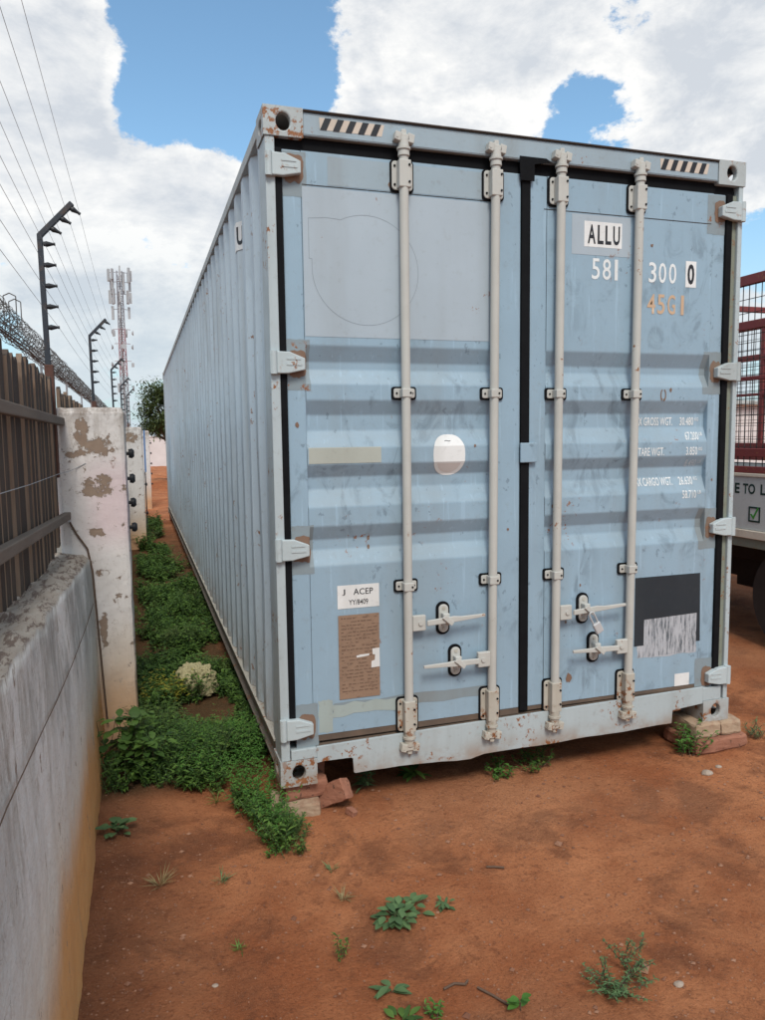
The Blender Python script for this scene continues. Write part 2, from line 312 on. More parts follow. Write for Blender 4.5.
# ------------------------------------------------------------------ mesh helpers
class MB:
    def __init__(s): s.v = []; s.f = []; s.sm = []
    def add(s, vs, fs, smooth=False):
        o = len(s.v); s.v += [tuple(v) for v in vs]; s.f += [tuple(i + o for i in f) for f in fs]; s.sm += [smooth] * len(fs)
    def box(s, x0, x1, y0, y1, z0, z1):
        s.add([(x0, y0, z0), (x1, y0, z0), (x1, y1, z0), (x0, y1, z0), (x0, y0, z1), (x1, y0, z1), (x1, y1, z1), (x0, y1, z1)],
              [(0, 3, 2, 1), (4, 5, 6, 7), (0, 1, 5, 4), (1, 2, 6, 5), (2, 3, 7, 6), (3, 0, 4, 7)]); return s
    def prism(s, poly, y0, y1, axis='y'):                       # polygon in XZ (axis y) / YZ (axis x) / XY (axis z)
        n = len(poly)
        if axis == 'y': P = lambda a, b, c: (a, c, b)
        elif axis == 'x': P = lambda a, b, c: (c, a, b)
        else: P = lambda a, b, c: (a, b, c)
        vs = [P(a, b, y0) for a, b in poly] + [P(a, b, y1) for a, b in poly]
        s.add(vs, [tuple(range(n)), tuple(reversed(range(n, 2 * n)))] + [(i, i + n, (i + 1) % n + n, (i + 1) % n) for i in range(n)]); return s
    def tube(s, p0, p1, r0, r1=None, n=12, cap=True):
        r1 = r0 if r1 is None else r1
        p0 = Vector(p0); p1 = Vector(p1); d = (p1 - p0).normalized()
        a = d.orthogonal().normalized(); b = d.cross(a)
        vs = []
        for p, r in ((p0, r0), (p1, r1)):
            vs += [p + a * r * cos(2 * pi * i / n) + b * r * sin(2 * pi * i / n) for i in range(n)]
        o = len(s.v); s.add(vs, [(i, (i + 1) % n, (i + 1) % n + n, i + n) for i in range(n)], True)
        if cap: s.add(vs, [tuple(reversed(range(n))), tuple(range(n, 2 * n))])
        return s
    def path(s, pts, r, n=6):
        for a, b in zip(pts, pts[1:]): s.tube(a, b, r, n=n, cap=(n > 4))
        return s
    def obox(s, c, sz, rot):                                    # rotated box
        R = mathutils.Euler(rot).to_matrix(); x, y, z = [k / 2 for k in sz]; o = len(s.v)
        s.box(-x, x, -y, y, -z, z)
        for i in range(o, len(s.v)): s.v[i] = tuple(R @ Vector(s.v[i]) + Vector(c))
        return s
    def build(s, name, mat, parent=None, origin=None, bevel=0, fix=True, label=None):
        me = bpy.data.meshes.new(name)
        o3 = Vector(origin) if origin else Vector((0, 0, 0))
        me.from_pydata([Vector(v) - o3 for v in s.v] if origin else s.v, [], s.f)
        me.polygons.foreach_set('use_smooth', s.sm)
        if fix:
            bm = bmesh.new(); bm.from_mesh(me); bmesh.ops.recalc_face_normals(bm, faces=bm.faces); bm.to_mesh(me); bm.free()
        me.materials.append(mat); me.update()
        o = bpy.data.objects.new(name, me); COL.objects.link(o)
        if parent: o.parent = parent
        if origin: o.location = origin
        if bevel:
            b = o.modifiers.new('bevel', 'BEVEL'); b.width = bevel; b.segments = 2; b.limit_method = 'ANGLE'; b.angle_limit = radians(40 if name != 'door' else 20)
        if label: o['label'] = label
        return o
def tag(o, label=None, cat=None, group=None, kind=None):
    for k, v in (('label', label), ('category', cat), ('group', group), ('kind', kind)):
        if v: o[k] = v
    return o
def empty(name, loc=(0, 0, 0)):
    o = bpy.data.objects.new(name, None); COL.objects.link(o); o.location = loc; o.empty_display_size = .1; return o
def copy_tree(o, parent=None):
    c = o.copy(); COL.objects.link(c); c.parent = parent
    for ch in list(o.children): copy_tree(ch, c)
    return c
def fbm(x, y, z=0, o=4): return noise.fractal(Vector((x, y, z)), 1.0, 2.0, o)

# ------------------------------------------------------------------ ground
def gz(x, y):
    h = .018 * fbm(x * .9, y * .9) + .006 * fbm(x * 5, y * 5, 3) 
    near = max(0, 1 - abs(x + .77) / .35) if y < 1.5 else 0
    h += near * .015 * (1 + fbm(x * 8, y * 8, 9))
    if 17 < y < 44: h += max(0, fbm(x * .35, y * .30, 5) + .15) * .45 * min(1, (y - 17) / 5) * min(1, (44 - y) / 5) * (1 if x < 2.5 else max(0, 3.5 - x))
    return h - .004
def axis_lines(segs):
    out = []
    for a, b, st in segs:
        n = max(1, round((b - a) / st)); out += [a + (b - a) * i / n for i in range(n)]
    return out + [segs[-1][1]]
xs = axis_lines([(-400, -40, 60), (-40, -4, 3), (-4, -1, .3), (-1, 3.2, .028), (3.2, 7, .12), (7, 40, 2.5), (40, 400, 60)])
ys = axis_lines([(-60, -4, 6), (-4, -2, .15), (-2, 1.6, .028), (1.6, 6, .1), (6, 46, .5), (46, 100, 6), (100, 900, 100)])
vs = [(x, y, gz(x, y) if abs(x) < 12 and -4 < y < 60 else -.004) for y in ys for x in xs]
nx = len(xs)
fs = [(j * nx + i, j * nx + i + 1, (j + 1) * nx + i + 1, (j + 1) * nx + i) for j in range(len(ys) - 1) for i in range(nx - 1)]
g = MB(); g.add(vs, fs, True); tag(g.build('ground', M['soil'], fix=False), kind='structure')

# ------------------------------------------------------------------ shipping container
W, H, L = 2.438, 2.896, 13.2
box = empty('shipping_container', (0, 0, LIFT))
tag(box, 'long weathered light blue steel shipping container with closed doors, standing on bricks', 'shipping container')
YD = .02                                                        # outer plane of the doors
prof = [(.215, 0), (.98, 0), (1.05, 1), (1.095, 1), (1.157, 0), (1.24, 0), (1.32, 1), (1.371, 1), (1.428, 0), (1.50, 0), (1.575, 1), (1.643, 1), (1.707, 0), (1.775, 0), (1.838, 1), (1.871, 1), (1.94, 0), (2.735, 0)]
DEP = .030
def surf(z):
    for (a, da), (b, db) in zip(prof, prof[1:]):
        if a <= z <= b: return YD + DEP * (da + (db - da) * (z - a) / (b - a))
    return YD
breaks = [a for a, d in prof]
def on_door(bm, name, mat, parent, eps=.0015, region=None, label=None, flat=False):
    """drape a flat XZ mesh over the door ribs"""
    if not flat:
        for b in breaks:
            gm = bm.verts[:] + bm.edges[:] + bm.faces[:]
            bmesh.ops.bisect_plane(bm, geom=gm, plane_co=(0, 0, b), plane_no=(0, 0, 1))
        for xb_ in (.157, .160, 1.059, 1.062, 1.318, 1.321, 2.259, 2.262):
            bmesh.ops.bisect_plane(bm, geom=bm.verts[:] + bm.edges[:] + bm.faces[:], plane_co=(xb_, 0, 0), plane_no=(1, 0, 0))
    for v in bm.verts: v.co.y = (surf(v.co.z) if not flat and (.1585 < v.co.x < 1.0605 or 1.3195 < v.co.x < 2.2605) else YD) - eps
    bmesh.ops.recalc_face_normals(bm, faces=bm.faces)
    for f in bm.faces:
        if f.normal.y > 0: f.normal_flip()
    me = bpy.data.meshes.new(name); bm.to_mesh(me); bm.free(); me.materials.append(mat)
    o = bpy.data.objects.new(name, me); COL.objects.link(o); o.parent = parent
    if label: o['label'] = label
    return o
def poly_bm(pts):
    bm = bmesh.new(); bm.faces.new([bm.verts.new((a, 0, b)) for a, b in pts]); return bm
def rect(x0, x1, z0, z1): return [(x0, z0), (x1, z0), (x1, z1), (x0, z1)]
def wobrect(x0, x1, z0, z1, a=.006, n=7):
    P = []
    cs = [(x0, z0), (x1, z0), (x1, z1), (x0, z1)]
    for (ax, az), (bx, bz) in zip(cs, cs[1:] + cs[:1]):
        for i in range(n): P.append((ax + (bx - ax) * i / n + random.uniform(-a, a) * (0 if az == bz else 1), az + (bz - az) * i / n + random.uniform(-a, a) * (0 if ax == bx else 1)))
    return P
DX = 0.0
def text_bm(items, bold=0.0):
    """items: (string, x0, z0, height, width) -> flat mesh in XZ; every string fitted to its box"""
    bm = bmesh.new()
    for s_, x0, z0, h, wd in items:
        cu = bpy.data.curves.new('t', 'FONT'); cu.body = s_; cu.size = 1; cu.offset = bold; cu.resolution_u = 3
        ob = bpy.data.objects.new('t', cu); COL.objects.link(ob)
        bpy.context.view_layer.update()
        me = bpy.data.meshes.new_from_object(ob.evaluated_get(bpy.context.evaluated_depsgraph_get()))
        xs_ = [v.co.x for v in me.vertices]; ys_ = [v.co.y for v in me.vertices]
        a, b, c_, d = min(xs_), max(xs_), min(ys_), max(ys_)
        for v in me.vertices:
            X = x0 + DX + (v.co.x - a) / (b - a) * wd; Z = z0 + (v.co.y - c_) / (d - c_) * h
            v.co = (X, 0, Z)
        bm.from_mesh(me); bpy.data.objects.remove(ob); bpy.data.curves.remove(cu); bpy.data.meshes.remove(me)
    return bm

# frame ------------------------------------------------------------
def casting(x0, z0, y0, sx, sy):
    """corner casting 162 x 178 x 118 with an oval hole in the end face; sx, sy = outward directions"""
    w_, d_, h_ = .166, .178, .118
    bm = bmesh.new(); cx, cz, n = w_ / 2, h_ / 2, 16
    bmesh.ops.create_cube(bm, size=1)
    for v in bm.verts: v.co = ((v.co.x + .5) * w_, (v.co.y + .5) * d_, (v.co.z + .5) * h_)
    # openings in end face (y=0) and outer side face (x=0)
    def inset(axis):
        f = [f for f in bm.faces if f.normal[axis] < -.5][0]
        bmesh.ops.delete(bm, geom=[f], context='FACES_ONLY')
        A = 'x' if axis == 1 else 'y'; wid = w_ if axis == 1 else d_
        r1, r2 = (.030, .036) if axis == 1 else (.038, .026)
        c1 = wid / 2
        def P(a, z, dep=0): return (a, dep, z) if axis == 1 else (dep, a, z)
        outer = []
        for i in range(n):
            th = 2 * pi * i / n; ca, sa = cos(th), sin(th); k = 1 / max(abs(ca) / (wid / 2), abs(sa) / (h_ / 2)); outer.append((c1 + ca * k, cz + sa * k))
        ov = [bm.verts.new(P(a, z)) for a, z in outer]
        iv = [bm.verts.new(P(c1 + r1 * cos(2 * pi * i / n), cz + r2 * sin(2 * pi * i / n))) for i in range(n)]
        dv = [bm.verts.new(P(c1 + r1 * cos(2 * pi * i / n), cz + r2 * sin(2 * pi * i / n), .030)) for i in range(n)]
        for i in range(n):
            j = (i + 1) % n; bm.faces.new((ov[i], ov[j], iv[j], iv[i])); bm.faces.new((iv[i], iv[j], dv[j], dv[i]))
        corners = [(0, 0), (wid, 0), (wid, h_), (0, h_)]
        for a, z in corners:
            near = sorted(ov, key=lambda v: ((v.co.x if axis == 1 else v.co.y) - a) ** 2 + (v.co.z - z) ** 2)
            if ((near[0].co - Vector(P(a, z))).length > 1e-4):
                c = bm.verts.new(P(a, z))
                # the two ring vertices either side of this corner
                q = sorted(range(n), key=lambda i: (ov[i].co - c.co).length)[:2]
                try: bm.faces.new((ov[q[0]], c, ov[q[1]]))
                except ValueError: pass
    inset(1); inset(0)
    bmesh.ops.recalc_face_normals(bm, faces=bm.faces)
    me = bpy.data.meshes.new('corner_casting')
    for v in bm.verts: v.co = (x0 + v.co.x * sx, y0 + v.co.y * sy, z0 + v.co.z)
    if sx * sy < 0: bmesh.ops.reverse_faces(bm, faces=bm.faces)
    bm.to_mesh(me); bm.free(); me.materials.append(M['casting'])
    o = bpy.data.objects.new('corner_casting', me); COL.objects.link(o); o.parent = box
    b = o.modifiers.new('bevel', 'BEVEL'); b.width = .007; b.segments = 2; b.limit_method = 'ANGLE'; b.angle_limit = radians(50)
    inner = MB(); ix0, ix1 = sorted((x0 + .012 * sx, x0 + .154 * sx)); iy0, iy1 = sorted((y0 + .031 * sy, y0 + .15 * sy)); 
    inner.box(ix0, ix1, iy0, iy1, z0 + .01, z0 + .108) if False else None
    return o
M['casting'] = paint('casting_paint', (.37, .41, .42), 2.0, .45, .6, .3, scale=3, low=.14, dirtcol=(.22, .17, .13))
for z0 in (0, H - .118):
    casting(0, z0, 0, 1, 1); casting(W, z0, 0, -1, 1); casting(0, z0, L, 1, -1); casting(W, z0, L, -1, -1)
for y0, y1 in ((.0, .10), (L - .10, L)):
    for s in (0, 1):
        X = lambda a: a if s == 0 else W - a
        p = MB(); a, b = sorted((X(.006), X(.046 if s == 0 or y0 > 0 else .033))); c, d = sorted((X(.006), X(.018)))
        p.box(a, b, y0 + .006, y0 + .046 if y0 == 0 else y1 - .006, .118, H - .118)
        c0, c1 = (.047, .16) if y0 == 0 else (y0 - .06, y1 - .05)
        p.box(c, d, c0, c1, .1185, H - .1185)
        p.box(*sorted((X(.019), X(.09))), *( (.10, .16) if y0 == 0 else (y0 - .06, y1 - .1)), .1185, H - .1185)
        p.build('corner_post', M['frame'], box, bevel=.004)
# side walls, vertical corrugation
def side_profile(y0, y1):
    pts = []; y = y0; st = 0; seg = [(.072, 0), (.068, 1), (.070, 1), (.068, 0)]; d = 0; i = 0
    pts.append((y0, 0))
    while y < y1:
        l, nd = seg[i % 4]; y = min(y + l, y1); d = nd; pts.append((y, d)); i += 1
    return pts
SP = side_profile(.16, L - .16)
def side_x(y):
    for (a, da), (b, db) in zip(SP, SP[1:]):
        if a <= y <= b: return .012 + .036 * (da + (db - da) * (y - a) / (b - a) if b > a else da)
    return .012
for s in (0, 1):
    X = lambda a: a if s == 0 else W - a
    m = MB(); vs = []
    nz = 12
    for y, d in SP:
        for k in range(nz + 1):
            z = .16 + (H - .06 - .16) * k / nz
            dent = .010 * max(0, fbm(y * 1.3, z * 1.1, 4 + s * 7) - .1) + .003 * fbm(y * 6, z * 3, 2)
            vs.append((X(.012 + .036 * d + dent * (0 if k in (0, nz) else 1)), y, z))
    fs = [(i * (nz + 1) + k, (i + 1) * (nz + 1) + k, (i + 1) * (nz + 1) + k + 1, i * (nz + 1) + k + 1) for i in range(len(SP) - 1) for k in range(nz)]
    m.add(vs, fs); m.build('side_wall', M['side'], box)
    m = MB().box(*sorted((X(.004), X(.064))), .179, L - .179, H - .060, H - .004); m.build('top_rail', M['rail'], box, bevel=.004)
    MB().box(*sorted((X(.034), X(.040))), .179, L - .179, .021, .147).build('bottom_rail', M['railweb'], box)
    MB().box(*sorted((X(.002), X(.064))), .179, L - .179, .148, .157).build('rail_flange', M['railedge'], box)
    MB().box(*sorted((X(.012), X(.062))), .179, L - .179, .012, .0205).build('rail_flange', M['railweb'], box)
# roof and end wall
m = MB(); RP = side_profile(.19, L - .19)
vs = [(x, y, H - .010 - .02 * d) for y, d in RP for x in (.064, W - .064)]
m.add(vs, [(2 * i, 2 * i + 1, 2 * i + 3, 2 * i + 2) for i in range(len(RP) - 1)]); m.box(.065, W - .065, .012, .188, H - .018, H - .006); m.build('roof', M['rail'], box)
m = MB(); EP = side_profile(.09, W - .09)
m.add([(x, L - .012 - .036 * d, z) for x, d in EP for z in (.1, H - .06)], [(2 * i, 2 * i + 2, 2 * i + 3, 2 * i + 1) for i in range(len(EP) - 1)]); m.build('end_wall', M['side'], box)
MB().box(.16, W - .16, L - .06, L - .004, .02, .16).build('end_sill', M['rail'], box); MB().box(.16, W - .16, L - .06, L - .004, H - .11, H - .004).build('end_header', M['rail'], box)
MB().box(.05, W - .05, .2, L - .2, .135, .158).build('floor', M['chassis'], box)
for k in range(30):
    MB().box(.062, W - .062, .35 + k * .43, .395 + k * .43, .022, .134).build('crossmember', M['chassis'], box)
# header with door gap
m = MB().box(.167, W - .167, .004, .10, 2.790, H - .012); m.build('header', M['header'], box, bevel=.004)
MB().box(.167, W - .167, -.004, .011, H - .0115, H - .004).build('roof_lip', M['dark'], box)
MB().box(.047, W - .047, .10, .16, .12, H - .12).build('door_backing', M['dark'], box)
MB().box(.167, W - .167, .03, .099, 2.70, 2.789).build('header_gasket', M['rubber'], box)
MB().box(.047, .166, .03, .099, 2.70, 2.777).build('header_gasket', M['rubber'], box); MB().box(W - .166, W - .047, .03, .099, 2.70, 2.777).build('header_gasket', M['rubber'], box)
MB().box(.17, W - .17, .0025, .0035, 2.796, 2.8).build('weld_seam', M['header'], box)
# sill with fork notches and a bent lower lip
low = [(.166, .092), (.20, .096), (.325, .094), (.333, .088), (.337, .022)] 
for i in range(25):
    x_ = .345 + (2.06 - .345) * i / 24
    low.append((x_, .020 + .010 * fbm(x_ * 4, 1.5) - .022 * math.exp(-((x_ - .95) / .22) ** 2) * (1 if x_ < .98 else 0.4)))
low += [(2.075, .022), (2.08, .092), (2.272, .105)]
top = [(2.272, .196), (1.2, .182), (.60, .175), (.166, .168)]
m = MB().prism(low + top, .004, .016); sill = m.build('sill', M['frame'], box, bevel=.002)
m = MB(); m.add([(.166, .016, .168), (2.272, .016, .196), (2.272, .10, .205), (.166, .10, .185)], [(0, 1, 2, 3)]); m.box(.17, 2.27, .017, .09, .10, .15); m.build('sill_ledge', M['dirtyseal'], box)
MB().box(.05, .166, .004, .09, .1185, .165).build('sill_end', M['frame'], box, bevel=.003); MB().box(2.272, W - .05, .004, .09, .1185, .19).build('sill_end', M['frame'], box, bevel=.003)

# doors --------------------------------------------------------------
def door(x0, x1, px0, px1):
    m = MB()
    m.box(x0, px0, YD, .075, .215, 2.735); m.box(px1, x1, YD, .075, .215, 2.735)
    n = 14; cols = [px0 + (px1 - px0) * i / n for i in range(n + 1)]
    zz = []
    for (a, da), (b, db) in zip(prof, prof[1:]):
        k = 6 if b - a > .3 else 2
        zz += [a + (b - a) * i / k for i in range(k)]
    zz.append(prof[-1][0])
    vs = [(x, surf(z), z) for z in zz for x in cols]
    m.add(vs, [(j * (n + 1) + i, j * (n + 1) + i + 1, (j + 1) * (n + 1) + i + 1, (j + 1) * (n + 1) + i) for j in range(len(zz) - 1) for i in range(n)])
    return m.build('door', M['door'], box, bevel=.005)
dl = door(.076, 1.182, .157, 1.062); dl['label'] = 'left container door with pale overpainted upper panel and brown data plate'
dr = door(1.228, 2.335, 1.318, 2.262); dr['label'] = 'right container door with registration lettering and black torn film'
def gasket(x0, x1, par, mat='rubber', z0=.20, z1=2.735, y0=.008): MB().box(x0, x1, y0, .07, z0, z1).build('gasket', M[mat], par, bevel=.004)
gasket(.047, .0755, dl); gasket(1.1825, 1.2275, dr, y0=.010); gasket(2.3355, 2.372, dr)
MB().box(.0765, 1.1815, .022, .07, .186, .2145).build('bottom_gasket', M['dirtyseal'], dl); MB().box(1.2285, 2.3345, .022, .07, .196, .2145).build('bottom_gasket', M['dirtyseal'], dr)
MB().prism([(1.17, 2.70), (1.24, 2.70), (1.24, 2.775), (1.33, 2.79), (1.30, 2.805), (1.165, 2.805), (1.165, 2.76)], -.001, .003).build('gasket_flap', M['rubber'], dr)
MB().box(1.175, 1.262, -.004, .0095, 1.415, 1.508).build('overlap_plate', M['door'], dr, bevel=.004)
MB().box(2.3725, 2.4045, .022, .09, .2, 2.735).build('worn_jamb', M['greenrust'], box)
# lettering and patches
def rust_ring(x0, x1, z0, z1, par):
    cx, cz, rx, rz = (x0 + x1) / 2, (z0 + z1) / 2, (x1 - x0) / 2, (z1 - z0) / 2; P = []; sd_ = random.random() * 9
    for i in range(40):
        a = 2 * pi * i / 40; ca, sa = cos(a), sin(a); k = 1 / (abs(ca) ** 5 + abs(sa) ** 5) ** .2 * (1 + .16 * fbm(ca * 2 + sd_, sa * 2))
        P.append((cx + rx * ca * k, cz + rz * sa * k))
    on_door(poly_bm(P), 'rust_stain', M['rustpaint'], par, .0022)
hz_l = [(2.663, .085), (1.862, .08), (1.065, .085), (.265, .08)]; hz_r = [(2.652, .08), (1.855, .08), (1.052, .08), (.25, .08)]
for z, _ in hz_l:
    on_door(poly_bm(wobrect(.078, .178, z - .115, z + .10 if z < 2.6 else 2.73, .002)), 'repair_patch', M['greypatch'], dl, .0007)
    rust_ring(.085, .166, z - .060, z + .054, dl)
for z, _ in hz_r:
    on_door(poly_bm(wobrect(2.225, 2.334, z - .115, min(z + .10, 2.73), .002)), 'repair_patch', M['greypatch'], dr, .0007)
    rust_ring(2.268, 2.333, z - .055, z + .052, dr)
on_door(poly_bm(rect(.159, 1.023, 1.976, 2.592)), 'overpainted_panel', M['patch'], dl, .0012)
on_door(poly_bm(rect(.27, 1.06, 2.605, 2.722)), 'overpainted_strip', M['header'], dl, .0010)
on_door(poly_bm(rect(.162, .492, 1.432, 1.502)), 'overpainted_strip', M['beige'], dl, .0012)
on_door(poly_bm(wobrect(.182, .245, .222, .372, .004)), 'overpainted_strip', M['lowpatch'], dl, .0010)
on_door(poly_bm(wobrect(.25, 1.0, .30, .352, .006)), 'overpainted_strip', M['greypatch'], dl, .0010)
on_door(poly_bm(wobrect(.247, .60, .29, .345, .008)), 'overpainted_strip', M['lowpatch'], dl, .0014)
for z in (2.598, ):
    on_door(poly_bm(rect(.159, 1.06, z, z + .003)), 'seam', M['dark'], dl, .0016); on_door(poly_bm(rect(1.30, 2.25, z - .012, z - .009)), 'seam', M['dark'], dr, .0016)
# ghost outline of a removed decal
pts = [(.435 + .238 * cos(a), 2.255 + .225 * sin(a)) for a in [radians(160 - 295 * i / 40) for i in range(41)]]
pts = [(.185, 2.465), (.23, 2.468), (.25, 2.46)] + [q for q in pts] + [(.235, 2.30)]
pts = [(.183, 2.30), (.183, 2.465), (.262, 2.472), (.30, 2.47)] + [(.435 + .24 * cos(a), 2.262 + .232 * sin(a)) for a in [radians(118 - 300 * i / 40) for i in range(41)]] + [(.195, 2.30), (.183, 2.30)]
bm = bmesh.new()
for a, b in zip(pts, pts[1:]):
    d = Vector((b[0] - a[0], b[1] - a[1])); 
    if d.length < 1e-5: continue
    d = Vector((-d.y, d.x)).normalized() * .0011
    bm.faces.new([bm.verts.new((q[0] + k * d.x, 0, q[1] + k * d.y)) for q, k in ((a, -1), (b, -1), (b, 1), (a, 1))])
on_door(bm, 'decal_outline', paint('decal_edge_dirt', (.24, .28, .32), 0, .1, .6, 0), dl, .0017)
def oval(cx, cz, rx, rz, n=32, p=2.5): return [(cx + rx * math.copysign(abs(cos(2 * pi * i / n)) ** (2 / p), cos(2 * pi * i / n)), cz + rz * math.copysign(abs(sin(2 * pi * i / n)) ** (2 / p), sin(2 * pi * i / n))) for i in range(n)]
on_door(poly_bm(oval(.821, 1.459, .079, .094)), 'oval_sticker', M['white'], dl, .0016)
on_door(poly_bm([q for q in oval(.821, 1.459, .062, .080) if q[1] < 1.436]), 'oval_sticker_stain', M['ovalstain'], dl, .0022)
on_door(text_bm([('~', .80, 1.520, .006, .03)]), 'scratch', M['ink'], dl, .0022)
on_door(poly_bm(rect(.278, .473, .782, .888)), 'code_label', M['white'], dl, .0016)
on_door(text_bm([('J', .30, .842, .028, .014), ('ACEP', .352, .842, .028, .092), ('YY/8409', .33, .797, .024, .090)], .006), 'code_lettering', M['ink'], dl, .0024)
on_door(poly_bm(rect(.279, .471, .366, .752)), 'data_plate', M['plate'], dl, .003, flat=True)
bm = text_bm([])
for k in range(22):
    z = .735 - k * .016
    x = .292
    while x < .455:
        wd = random.uniform(.006, .026)
        if random.random() < .78 and not (.50 < z < .545 and x > .42): bm.faces.new([bm.verts.new((a, 0, b)) for a, b in rect(x, min(x + wd, .46), z, z + random.uniform(.003, .006))])
        x += wd + .005
on_door(bm, 'plate_engraving', paint('plate_engraving', (.15, .09, .062), 0, .1, .7, 0), dl, .0040, flat=True)
on_door(poly_bm([(.43, .50), (.471, .502), (.470, .590), (.436, .588), (.437, .562), (.449, .560), (.447, .535), (.431, .53)]), 'torn_paper', M['white'], dl, .0045, flat=True)
on_door(poly_bm([(.362, .553), (.42, .558), (.422, .567), (.380, .566), (.36, .562)]), 'torn_paper', M['white'], dl, .0045, flat=True)
for zz_ in (1.093, 1.052):
    on_door(poly_bm(oval(.434, zz_, .006, .010)), 'rust_spot', M['rustpaint'], dl, .0016)
# right door
DX = .016
on_door(poly_bm(rect(1.45, 1.775, 2.395, 2.58)), 'overpainted_panel', M['patch'], dr, .0010)
on_door(poly_bm(rect(1.517, 1.726, 2.433, 2.551)), 'prefix_label', M['white'], dr, .0016)
on_door(text_bm([('A', 1.520, 2.448, .088, .043), ('L', 1.574, 2.448, .088, .033), ('L', 1.617, 2.448, .088, .033), ('U', 1.660, 2.448, .088, .038)], .022), 'prefix_lettering', M['ink'], dr, .0026)
on_door(text_bm([('5', 1.545, 2.283, .098, .044), ('8', 1.605, 2.283, .098, .046), ('1', 1.672, 2.283, .098, .018),
                 ('3', 1.868, 2.283, .098, .044), ('0', 1.926, 2.283, .098, .044), ('0', 1.986, 2.283, .098, .044)], .008), 'number_lettering', M['letter'], dr, .0016)
on_door(poly_bm(rect(2.102, 2.166, 2.270, 2.398)), 'check_digit_label', M['white'], dr, .0016)
on_door(text_bm([('0', 2.097, 2.284, .100, .041)], .03), 'check_digit', M['ink'], dr, .0026)
on_door(text_bm([('4', 1.862, 2.133, .096, .048), ('5', 1.922, 2.133, .096, .044), ('G', 1.982, 2.133, .096, .046), ('1', 2.062, 2.133, .096, .018)], .012), 'type_lettering', M['orange'], dr, .0016)
DX = .028
T = [('MAX GROSS WGT.', 1.795, 1.583, .042, .245, 0), ('30.480', 2.085, 1.583, .042, .085, 0), ('KG', 2.178, 1.605, .018, .022, 0), ('67.200', 2.105, 1.508, .042, .082, 0), ('LB', 2.193, 1.530, .018, .02, 0),
     ('TARE WGT.', 1.815, 1.431, .042, .155, 0), ('3.850', 2.105, 1.431, .042, .070, 0), ('KG', 2.183, 1.453, .018, .022, 0), ('8.490', 2.115, 1.372, .036, .068, 1), ('LB', 2.193, 1.388, .016, .02, 1),
     ('MAX CARGO WGT.', 1.795, 1.278, .042, .245, 0), ('26.630', 2.08, 1.278, .042, .085, 0), ('KG', 2.175, 1.300, .018, .022, 0), ('58.710', 2.09, 1.208, .042, .085, 0), ('LB', 2.185, 1.230, .018, .02, 0)]
on_door(text_bm([q[:5] for q in T if not q[5]], .012), 'weight_lettering', M['letter'], dr, .0016); on_door(text_bm([q[:5] for q in T if q[5]], .002), 'weight_lettering', M['faint'], dr, .0016)
DX = 0.0
ring = oval(1.986, 1.735, .017, .030, 24); bm = bmesh.new(); n = 24
inn = oval(1.986, 1.737, .011, .021, 24)
for i in range(n):
    if i in (5, 6, 17): continue
    j = (i + 1) % n; bm.faces.new([bm.verts.new((a, 0, b)) for a, b in (ring[i], ring[j], inn[j], inn[i])])
on_door(bm, 'ring_mark', M['rustpaint'], dr, .0016)
on_door(poly_bm([(1.842, .455), (1.90, .455), (1.90, .59), (2.228, .60), (2.228, .448), (2.253, .446), (2.243, .812), (1.842, .812)]), 'black_film', M['black'], dr, .0016)
on_door(poly_bm(wobrect(1.862, 2.229, .388, .606, .005, 9)), 'torn_film_backing', M['scraped'], dr, .0010)
on_door(poly_bm(rect(2.097, 2.190, .215, .282)), 'blank_label', M['white'], dr, .0016)
for (x, z, s_) in [(1.90, 2.46, .008), (1.52, .80, .006), (1.36, 1.2, .007), (2.3, 1.3, .006), (.55, 2.63, .012), (.95, 1.5, .006), (1.12, 1.1, .006), (.115, 1.6, .009), (2.03, 1.76, .008), (1.46, .33, .02), (1.44, .62, .006)]:
    on_door(poly_bm([(x + s_ * random.uniform(.6, 1.2) * cos(a), z + s_ * random.uniform(.7, 1.7) * sin(a)) for a in [i * pi / 5 for i in range(10)]]), 'rust_spot', M['rustpaint'], dl if x < 1.2 else dr, .0018)
# hazard stripes on the header
def hazard(x0, x1, z0, z1, n, lean):
    P = [(x0 + .003, z0), (x1 - .012, z0), (x1, z1), (x0, z1)]
    y = .0030
    hs_ = empty('hazard_strip'); hs_.parent = box
    m = MB(); m.add([(a, y, b) for a, b in P], [(0, 1, 2, 3)]); m.build('strip_film', M['cream'], hs_)
    m = MB(); pw = (x1 - x0 - .012) / n
    for i in range(n):
        a = x0 + i * pw + .003
        m.add([(a, y - .0015, z0), (a + pw * .50, y - .0015, z0), (min(a + pw * .50 + lean, x1), y - .0015, z1), (a + lean, y - .0015, z1)], [(0, 1, 2, 3)])
    m.build('stripe', M['ink'], hs_)
hazard(.235, .520, 2.820, 2.868, 5, .022); hazard(1.925, 2.215, 2.818, 2.868, 5, .020)
# side label (flat sticker laid on an outer rib)
def side_drape(bm, name, mat, eps):
    for b in (.926, .994, 1.066): bmesh.ops.bisect_plane(bm, geom=bm.verts[:] + bm.edges[:] + bm.faces[:], plane_co=(0, b, 0), plane_no=(0, 1, 0))
    for v in bm.verts: v.co.x = side_x(v.co.y) - eps
    me = bpy.data.meshes.new(name); bm.to_mesh(me); bm.free(); me.materials.append(mat)
    o = bpy.data.objects.new(name, me); COL.objects.link(o); o.parent = box
bm = bmesh.new(); bm.faces.new([bm.verts.new((0, a, b)) for a, b in ((.915, 2.545), (1.07, 2.545), (1.07, 2.69), (.915, 2.69))]); side_drape(bm, 'side_label', M['white'], .0035)
bm = text_bm([('U', 0, 0, .095, .055)], .03)
for v in bm.verts: v.co = (0, .990 - v.co.x, 2.57 + v.co.z)
side_drape(bm, 'side_lettering', M['ink'], .0050)

